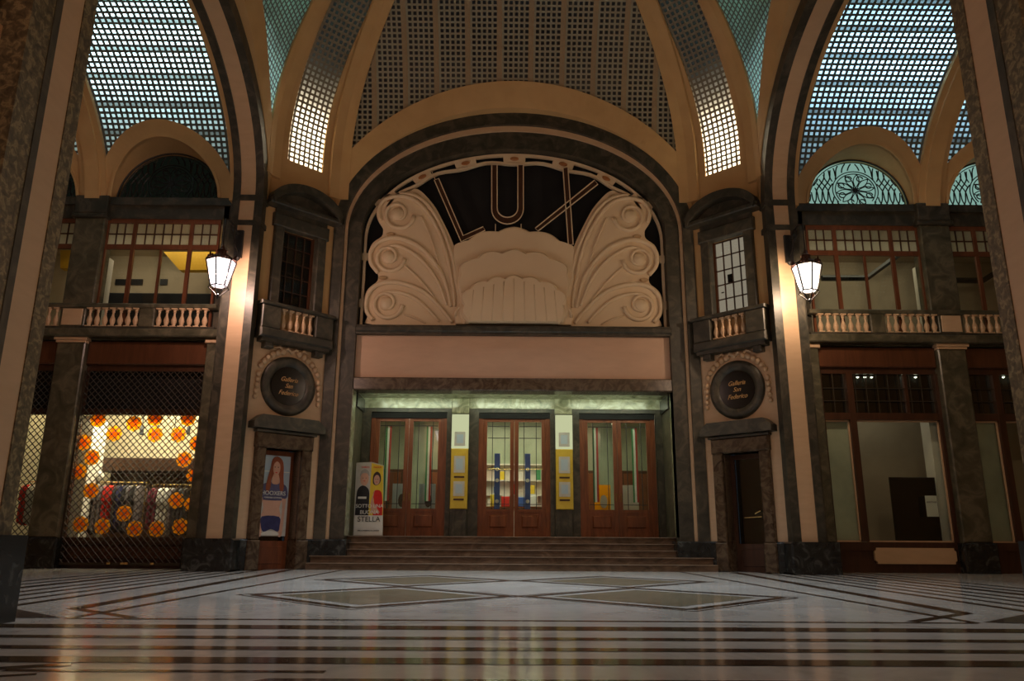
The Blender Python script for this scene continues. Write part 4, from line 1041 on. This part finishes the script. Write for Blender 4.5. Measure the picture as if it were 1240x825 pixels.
# shop interior pieces
MB_shop = sroot('wall_boutique')
x0, _ = P(98, 560, AY+.5)
MB().box(P(86, 560, AY+.4)[0]-.12, P(106, 560, AY+.4)[0], AY+.45, AY+1.2, .02, 3.95).build('white_partition', 'roomwhite', MB_shop)
MB().box(-11.5, -8.3, AY+1.2, AY+2.6, 2.55, 2.9).build('dropped_beam', 'darkwood', MB_shop)
MB().box(-11.4, -8.3, AY+1.9, AY+2.0, .02, 2.6).build('dark_back_panel', 'darkwood', MB_shop)
def rail(xa, xb, z, y, lab):
    t = thing('clothes_rail', lab, 'clothes rail', ((xa+xb)/2, y, .02)); h = (xb-xa)/2
    m = MB(); m.tube([(-h, 0, 0), (-h, 0, z), (h, 0, z), (h, 0, 0)], .022, 6); m.build('bar', 'brass', t)
    m = MB(); m.tube([(-h, -.25, .02), (-h, .25, .02)], .02, 6); m.tube([(h, -.25, .02), (h, .25, .02)], .02, 6); m.build('foot', 'brass', t)
yr = AY+1.0
xa = P(106, 590, yr)[0]; xb = P(177, 590, yr)[0]; xc2 = P(183, 590, yr)[0]; xd = P(230, 590, yr)[0]
zr = 2.2
rail(xa, xb, zr, yr, 'brass clothes rail at the left in the boutique window'); rail(xc2, xd, zr-.05, yr+.1, 'brass clothes rail at the right in the boutique window')
def garment(x, y, z, mm, lab, L_=.95, grp='clothes on the boutique rails', ang=0):
    t = thing('hanging_garment', lab, 'garment', (x, y, z), R(78+ang), grp)
    m = MB(); m.prism(sm([(-.04, -.02), (-.2, -.10), (-.24, -.42), (-.17, -.42), (-.16, -.3), (-.19, -L_), (.19, -L_), (.16, -.3), (.17, -.42), (.24, -.42), (.2, -.10), (.04, -.02)], 2, True), -.03, .03)
    m.build('cloth', mm, t)
    m = MB(); m.tube([(-.16, 0, -.09), (0, 0, .0), (.16, 0, -.09)], .007, 4); m.tube([(0, 0, 0), (0, 0, .04), (.02, 0, .055), (.02, 0, .03)], .006, 4); m.build('hanger', 'brass', t)
cols1 = ['charcoal', 'charcoal', 'greycloth', 'greycloth', 'red', 'red', 'charcoal', 'navy', 'charcoal', 'greycloth', 'charcoal', 'greycloth']
ordn = ['first', 'second', 'third', 'fourth', 'fifth', 'sixth', 'seventh', 'eighth', 'ninth', 'tenth', 'eleventh', 'twelfth', 'thirteenth']
cname = {'charcoal': 'charcoal', 'greycloth': 'grey', 'red': 'red', 'maroon': 'maroon', 'white': 'white', 'navy': 'navy'}
for i, c_ in enumerate(cols1):
    garment(xa+.12+(xb-xa-.24)*i/(len(cols1)-1), yr, zr-.05, c_, '%s garment hanging %s from the left on the left boutique rail' % (cname[c_], ordn[i]), 1.12+.15*random.random(), ang=random.uniform(-8, 8))
cols2 = ['maroon', 'maroon', 'white', 'white', 'white', 'greycloth', 'charcoal', 'charcoal', 'charcoal']
for i, c_ in enumerate(cols2):
    garment(xc2+.08+(xd-xc2-.16)*i/(len(cols2)-1), yr+.1, zr-.10, c_, '%s garment hanging %s from the left on the right boutique rail' % (cname[c_], ordn[i]), 1.05+.25*random.random(), ang=random.uniform(-8, 8))
t = thing('dummy_head', 'round white display head above the left clothes rail', 'display head', (P(120, 582, yr)[0], yr, zr+.02)); MB().lathe([(.04, 0), (.04, .05), (.09, .09), (.11, .17), (.08, .25), (.01, .28)], 0, 0, 12).build('head', 'white', t, smooth=True)
xe = P(34, 590, yr)[0]; xf = P(50, 590, yr)[0]
rail(xe-.3, xf+.3, zr, yr, 'brass clothes rail in the far left window bay')
for i, c_ in enumerate(['red', 'red', 'white', 'white', 'white']):
    garment(xe+(xf-xe)*i/4, yr, zr-.05, c_, '%s garment hanging %s from the left in the far left window bay' % (cname[c_], ordn[i]), 1.0, grp='clothes in the far left window', ang=0)
for i, (px_, z) in enumerate(((195, 3.55), (215, 3.55), (232, 3.62), (176, 3.6))):
    x = P(px_, 520, yr)[0]; t = thing('spotlight', 'small black track spotlight in the boutique, %s from the left' % ['second', 'third', 'fourth', 'first'][i], 'lamp', (x, yr-.2, z))
    m = MB(); m.lathe([(.04, -.12), (.055, -.1), (.05, .1), (.02, .14)], 0, 0, 10); m.build('lamp_can', 'iron', t)
    m = MB(); m.tube([(0, 0, .12), (0, 0, .42)], .015, 5); m.build('stem', 'iron', t)
# upper left room: yellow coffer and furniture
yu = AY+1.6
for k, pts in enumerate(([(198, 305), (270, 305), (258, 327), (217, 327)], [(73, 303), (93, 303), (93, 325), (73, 325)])):
    q = [P(px, py, yu) for px, py in pts]; m = MB(); m.prism(q, 0, .25)
    o_ = m.build('ceiling_panel', 'yellow'); tag(o_, 'slanted golden yellow ceiling panel seen through the left upper window' if k == 0 else 'small golden yellow panel behind the far left upper window', 'panel', loc=(0, yu, 0))
m = MB(); q0 = P(119, 305, AY+.7)[0]; q1 = P(133, 305, AY+.7)[0]; m.bev(q0, q1, 0, .3, 6.2, 8.6, .03)
tag(m.build('white_column', 'roomwhite'), 'white square column just inside the left upper window', 'column', loc=(0, AY+.7, 0))
m = MB(); m.bev(-12.2, -8.3, 0, .5, 6.22, P(160, 354.5, yu)[1], .03)
tag(m.build('long_cabinet', 'iron'), 'long dark low cabinet behind the left upper window', 'cabinet', loc=(0, yu, 0))
for a, b, lab in ((140, 153, 'dark picture on the left upper room wall, left'), (158, 172, 'dark picture on the left upper room wall, middle'), (194, 202, 'dark picture on the left upper room wall, right')):
    xa_, z1 = P(a, 338, AY+2.95); xb_, z2 = P(b, 345, AY+2.95); tag(MB().box(xa_, xb_, 0, .04, z2, z1).build('wall_picture', 'iron'), lab, 'picture', loc=(0, AY+2.95, 0))
# upper right room: sloping stair rail
m = MB(); a = P(995, 337, yu); b = P(1050, 337, yu); c = P(1092, 306, yu); m.tube([(a[0], 0, a[1]), (b[0], 0, b[1]), (c[0], 0, c[1])], .09, 6)
tag(m.build('handrail', 'iron'), 'dark sloping stair handrail behind the right upper window', 'handrail', loc=(0, yu, 0))
m = MB(); a = P(1190, 340, yu); c = P(1225, 318, yu); m.tube([(a[0]-1.0, 0, a[1]), (a[0], 0, a[1]), (c[0], 0, c[1])], .09, 6)
tag(m.build('handrail', 'iron'), 'dark stair handrail behind the far right upper window', 'handrail', loc=(0, yu, 0))
m = MB(); m.bev(P(1112, 330, AY+.8)[0], P(1130, 330, AY+.8)[0], 0, .3, 6.2, 8.6, .03)
tag(m.build('white_column', 'roomwhite'), 'pale square column just inside the right upper window', 'column', loc=(0, AY+.8, 0))

# ------------------------------------------------------------------ right shop (empty)
def shopfront_right(xc, n, first):
    w = sroot('window_%d' % n, (xc, AY, 0)); e = 1.62
    MB().bev(-e, e, .0, .2, 5.36, 5.92, .03).build('fascia', 'midwood', w)
    MB().box(-e, e, .12, .2, 5.2, 5.36).box(-e, e, .06, .18, 3.93, 4.12).box(-e, -e+.08, .052, .2, 0, 5.2).box(e-.08, e, .052, .2, 0, 5.2).box(-e+.75, -e+.92, .05, .2, .77, 5.19).box(e-.9, e-.82, .1, .2, 4.13, 5.19).build('shop_frame', 'darkwood', w)
    MB().box(-e, e, .06, .3, .55, .76).box(-e, e, .12, .3, 0, .56).build('shop_base', 'darkwood', w)
    m = MB()
    for z in (4.45, 4.80): m.box(-e, e, .1, .14, z-.01, z+.01)
    for k in range(11): x = -e+.3*k+.1; m.box(x-.008, x+.008, .11, .13, 4.12, 5.2)
    m.build('transom_grid', 'grillem', w)
    MB().box(-e, e, .2, .21, 4.1, 5.25).build('transom_glass', 'glassdim', w); MB().box(-e-.2, e+.2, .40, .42, 3.95, 5.9).build('transom_panel', 'void', w)
    MB().box(-e+.08, -e+.75, .18, .20, .80, 3.93).build('side_glass', 'glass', w)
    MB().box(-e+.1, -e+.73, .26, .28, .80, 3.93).build('side_screen', M.setdefault('screen', mat('grey_green_screen', (.46, .47, .37), (.34, .36, .28), 2, .5)), w)
    MB().box(-e+.92, e-.08, .2, .21, .76, 3.93).build('glass', 'glass', w)
    m = MB()
    for a, b_ in ((-e+.08, -e+.75), (-e+.92, e-.08)):
        m.box(a, a+.03, .15, .2, .78, 3.93).box(b_-.03, b_, .15, .2, .78, 3.93).box(a, b_, .15, .2, 3.89, 3.93).box(a, b_, .15, .2, .76, .80)
    m.build('bright_bead', 'stone', w)
shopfront_right(9.9, 22, True); shopfront_right(13.9, 23, False)
m = MB(); e_ = [(-1.02, .24), (-.94, .24), (-.94, .20), (.94, .20), (.94, .24), (1.02, .24)]
m.prism([(-1.0, .22), (1.0, .22), (1.0, .27), (1.05, .31), (1.05, .53), (1.0, .57), (1.0, .62), (-1.0, .62), (-1.0, .57), (-1.05, .53), (-1.05, .31), (-1.0, .27)], -.03, .06)
m2 = m.build('stone_plaque', 'stone'); tag(m2, 'long cream stone plaque with notched corners under the empty shop window', 'plaque', loc=(P(1110, 675, AY)[0], AY+.05, 0))
yq = AY+.42
xa, za = P(1077, 578, yq); xb, _ = P(1142, 655, yq)
t = thing('black_door_panel', 'tall black door panel inside the empty right hand shop', 'door', ((xa+xb)/2, yq, .02)); h = (xb-xa)/2
MB().bev(-h, h, 0, .06, 0, za-.02, .02).build('panel', 'black', t); MB().bev(-h+.15, h-.15, -.015, 0, .3, za-.3, .01).build('inner_panel', 'black', t)
xa, za = P(1119.5, 600.5, AY+.23); xb, zb = P(1137, 626, AY+.23)
t = thing('paper_notice', 'white paper notice stuck inside the empty shop window', 'notice', ((xa+xb)/2, AY+.225, (za+zb)/2)); MB().box(-(xb-xa)/2, (xb-xa)/2, -.004, 0, (zb-za)/2, (za-zb)/2).build('sheet', 'paper', t)
lettering('AFFITTASI', .06, 0, -.008, .10, 'greycloth', t, 'print_lettering')
MB().box(P(1131, 560, AY+.5)[0], P(1150, 600, AY+1.0)[0]+1.2, AY+.5, AY+.95, .02, 4.4).build('white_partition', 'roomwhite', sroot('wall_empty_shop'))
for i, px_ in enumerate((1037, 1046, 1054, 1092, 1107, 1213, 1223)):
    x, z = P(px_, 450, AY+.36); z -= .13; t = thing('spotlight', 'tiny glowing dot for a reflection in the right shop transom, %s from the left' % ordn[i], 'lamp', (x, AY+.33, z), group='reflection dots in the right shops')
    m = MB(); m.lathe([(.035, -.03), (.045, .0), (.03, .06)], 0, 0, 10); m.build('lamp_can', 'iron', t); m = MB(); m.lathe([(.005, -.065), (.035, -.045), (.035, -.03)], 0, 0, 10); m.build('bulb', 'glint', t)  # small glowing bulbs added in place of white reflections in the transom glass

# ------------------------------------------------------------------ lanterns
def lantern(loc, rz, lab):
    t = thing('wall_lantern', lab, 'lantern', loc, rz)
    # glass: six tapered panes
    MB().lathe([(.185, -.62), (.34, 0)], 0, 0, 6).build('lamp_glass', 'lamp', t)
    m = MB()
    for k in range(6):
        a = 2*PI*k/6; c_, s_ = math.cos(a), math.sin(a)
        m.tube([(.195*c_, .195*s_, -.63), (.35*c_, .35*s_, 0)], .021, 5)
        m.tube([(.2*c_, .2*s_, -.63), (.24*c_, .24*s_, -.68), (.17*c_, .17*s_, -.74), (.03*c_, .03*s_, -.88)], .014, 5)
    for r_, z in ((.20, -.63), (.36, 0), (.35, .03)): m.tube([(r_*math.cos(2*PI*k/6), r_*math.sin(2*PI*k/6), z) for k in range(6)], .018, 5, closed=True)
    m.lathe([(.005, -.96), (.03, -.92), (.02, -.88), (.035, -.85), (.01, -.82)], 0, 0, 8)
    m.build('cage', 'iron', t)
    MB().lathe([(.36, .02), (.33, .06), (.22, .13), (.12, .17), (.10, .26), (.13, .28), (.06, .34), (.02, .44)], 0, 0, 12).build('roof', 'rust', t)
    rf_ = t.children[-1] if t.children else t
    rf_ = [k for k in bpy.data.objects if k.parent == t and k.name.startswith('roof')][-1]
    m = MB()
    for k in range(6):
        a = 2*PI*(k+.5)/6; c_, s_ = math.cos(a), math.sin(a)
        for b_ in (-.07, 0, .07):
            m.tube([((.33)*math.cos(a+b_*3), .33*math.sin(a+b_*3), .03), (.345*math.cos(a+b_*3), .345*math.sin(a+b_*3), .17-abs(b_))], [.045, .012], 5)
    m.build('crown', 'rust', rf_)
    l = bpy.data.lights.new('bulb', 'POINT'); l.energy = 215; l.color = (1.0, .64, .50); l.shadow_soft_size = .10
    lo_ = bpy.data.objects.new('bulb', l); C.objects.link(lo_); lo_.parent = t; lo_.location = (0, 0, -.30)
    # bracket: chain up to a scrolled arm fixed to the jamb (local +x points to the wall)
    m = MB(); m.tube([(0, 0, .42), (0, 0, .95)], .016, 6); KX = 1.42
    pts = [(0, 0, .95), (.02, 0, 1.12), (.2, 0, 1.22), (.4, 0, 1.20), (.62, 0, 1.12), (.75, 0, 1.1)]
    m.tube(pts, .028, 6)
    m.tube([(.72, 0, .62), (.55, 0, .72), (.45, 0, .9), (.3, 0, 1.0), (.28, 0, 1.12), (.4, 0, 1.18)], .022, 6)
    m.tube([(.5+.09*math.cos(q), 0, 1.02+.09*math.sin(q)) for q in [k*.6 for k in range(9)]], .018, 6)
    m.v = [(a*KX, b, c) for a, b, c in m.v]; m.build('bracket', 'iron', t)
    m = MB(); m.box(.70, .78, -.10, .10, .50, 1.25); m.lathe([(.02, .42), (.08, .5), (.02, .55)], .74, 0, 8); m.v = [(a+.74*(KX-1), b, c) for a, b, c in m.v]; m.build('wall_plate', 'iron', t)
    return t
LZ = 7.30
la = lantern((-7.17, 17.94, LZ), PI/2, 'lit hexagonal wall lantern on the arch pier left of the cinema front')
for (x, y), rz, lab in (((7.17, 17.94), PI/2, 'lit hexagonal wall lantern on the arch pier right of the cinema front'),
                        ((-7.17, 2*CY-17.94), -PI/2, 'lit hexagonal wall lantern on the near left arch pier, outside the frame'),
                        ((7.17, 2*CY-17.94), -PI/2, 'lit hexagonal wall lantern on the near right arch pier, outside the frame'),
                        ((-4.2, -1.6), PI, 'lit hexagonal wall lantern on the left wall behind the viewpoint'),
                        ((4.2, -1.6), 0, 'lit hexagonal wall lantern on the right wall behind the viewpoint')):
    c = copy_tree(la); c.location = (x, y, LZ); c.rotation_euler = (0, 0, rz); c['label'] = lab
    if x > 0:
        for k in c.children:
            if k.name.startswith('lamp_glass'): k.data = k.data.copy(); k.data.materials[0] = M['lamp2']
            if k.type == 'LIGHT': k.data = k.data.copy(); k.data.color = (1.0, .70, .46)

# ------------------------------------------------------------------ south arm around the camera
sa = sroot('wall_near_gallery')
for s in (-1, 1):
    MB().box(s*5.35, s*5.6, -3, 6.4, 0, 12).build('side_wall', 'dark', sa)
    MB().bev(-.01, .01, 0, .01, 0, .01, .001) if False else None
    MB().box(s*5.1, s*5.36, 3.4, 4.4, .75, 5.1).build('marble_pilaster', 'speckle', sa)
    MB().box(s*4.92, s*5.36, 3.2, 6.36, 5.20, 5.36).box(s*4.98, s*5.36, 3.2, 6.3, 5.1, 5.2).build('stone_ledge', 'stone', sa)
    MB().box(s*4.92, s*5.36, 3.6, 6.36, 5.66, 6.6).build('stone_pedestal', 'stone', sa)
    MB().box(s*4.8, s*5.4, -3, 6.33, 0, .7).build('dado', 'darker', sa)
MB().box(-5.6, 5.6, -3.2, -3, 0, 12).box(-5.6, 5.6, -3, 6.4, 12, 12.2).build('end_wall', 'tan', sa)

# ------------------------------------------------------------------ lights of the place and added helpers
def area(name, loc, target, sx, sy, col, e, spread=PI):
    l = bpy.data.lights.new(name, 'AREA'); l.shape = 'RECTANGLE'; l.size = sx; l.size_y = sy; l.color = col; l.energy = e; l.spread = spread
    o = bpy.data.objects.new(name, l); C.objects.link(o); o.location = loc
    d = Vector(target)-Vector(loc); o.rotation_euler = d.to_track_quat('-Z', 'Y').to_euler(); return o
# lamps in the roof space behind the glass block strips
for s in (-1, 1):
    c = Vector((s*DC[0], DC[1])); n = Vector((s*1, 1)).normalized()
    b = c+n*.55
    area('roof_lamp', (b.x, b.y, 11.9), (c.x-n.x, c.y-n.y, 11.9), 1.0, 1.5, (1, .87, .66), 42)
    MB().box(-1.0, 1.0, -.16, .9, 13.40, 13.50).build('roof_slab', 'void', DIAG['front_left' if s < 0 else 'front_right'])  # unseen baffle added to cut off the strip glow higher up
# roof lamps over the gallery vaults and dome sides
area('vault_lamp', (-10.3, 18.6, 15.4), (-10.3, 17.4, 13.2), 5.5, 1.4, (.80, .97, 1.0), 260)
area('vault_lamp', (10.3, 18.9, 15.2), (10.3, 17.7, 13.0), 5.5, 1.4, (.66, .88, 1.0), 215)
area('floor_fill', (0, CY, 17.2), (0, CY, 0), 3, 3, (.84, .93, 1.0), 240, R(62))  # added fill under the apex, narrowed to brighten the floor
for s in (-1, 1):
    area('dome_lamp', (s*7.3, CY+3, 15.6), (s*5.9, CY+3, 14.0), 1, 4, (.62, 1.0, .82), 7)
    MB().box(s*7.62, s*7.72, CY-6.6, CY+6.6, 14.05, 18.5).build('roof_partition', 'void', sroot('wall_roof_%s' % ('left' if s < 0 else 'right')))  # unseen sheet added to keep vault light off the dome sides
# shop, foyer and upper rooms
area('shop_lamp', (-9.9, AY+1.5, 5.6), (-9.9, AY+1.7, 0), 2.6, .8, (1, .84, .58), 140)
area('shop_lamp', (-13.9, AY+1.5, 5.6), (-13.9, AY+1.7, 0), 2.6, .8, (1, .82, .5), 50)
area('shop_window_lamp', (-9.9, AY+.45, 3.9), (-9.9, AY+1.6, 1.0), 2.8, .2, (1, .86, .62), 50)
area('foyer_lamp', (0, fy+1.5, 4.75), (0, fy+1.6, 0), 7, 1.5, (1, .95, .70), 48)
area('upper_room_lamp', (-10.5, AY+1.2, 9.4), (-10.5, AY+2.0, 6), 4, .8, (1, .82, .6), 15)
area('upper_room_lamp', (10.5, AY+1.2, 9.4), (10.5, AY+2.0, 6), 4, .8, (1, .86, .6), 14)
area('empty_shop_lamp', (9.9, AY+1.6, 5.5), (9.9, AY+1.8, 0), 2.5, .6, (1, .86, .66), 10)

wd = bpy.data.worlds.new('night'); bpy.context.scene.world = wd; wd.use_nodes = True
bg = wd.node_tree.nodes['Background']; bg.inputs[0].default_value = (.25, .35, .5, 1); bg.inputs[1].default_value = .02
sc = bpy.context.scene
sc.view_settings.view_transform = 'Standard'; sc.view_settings.look = 'None'; sc.view_settings.exposure = .7; sc.view_settings.gamma = 1
sc.view_settings.use_curve_mapping = False
sc.cycles.use_denoising = True
sc.cycles.max_bounces = 8; sc.cycles.diffuse_bounces = 4; sc.cycles.transparent_max_bounces = 12
sc.cycles.sample_clamp_indirect = 4
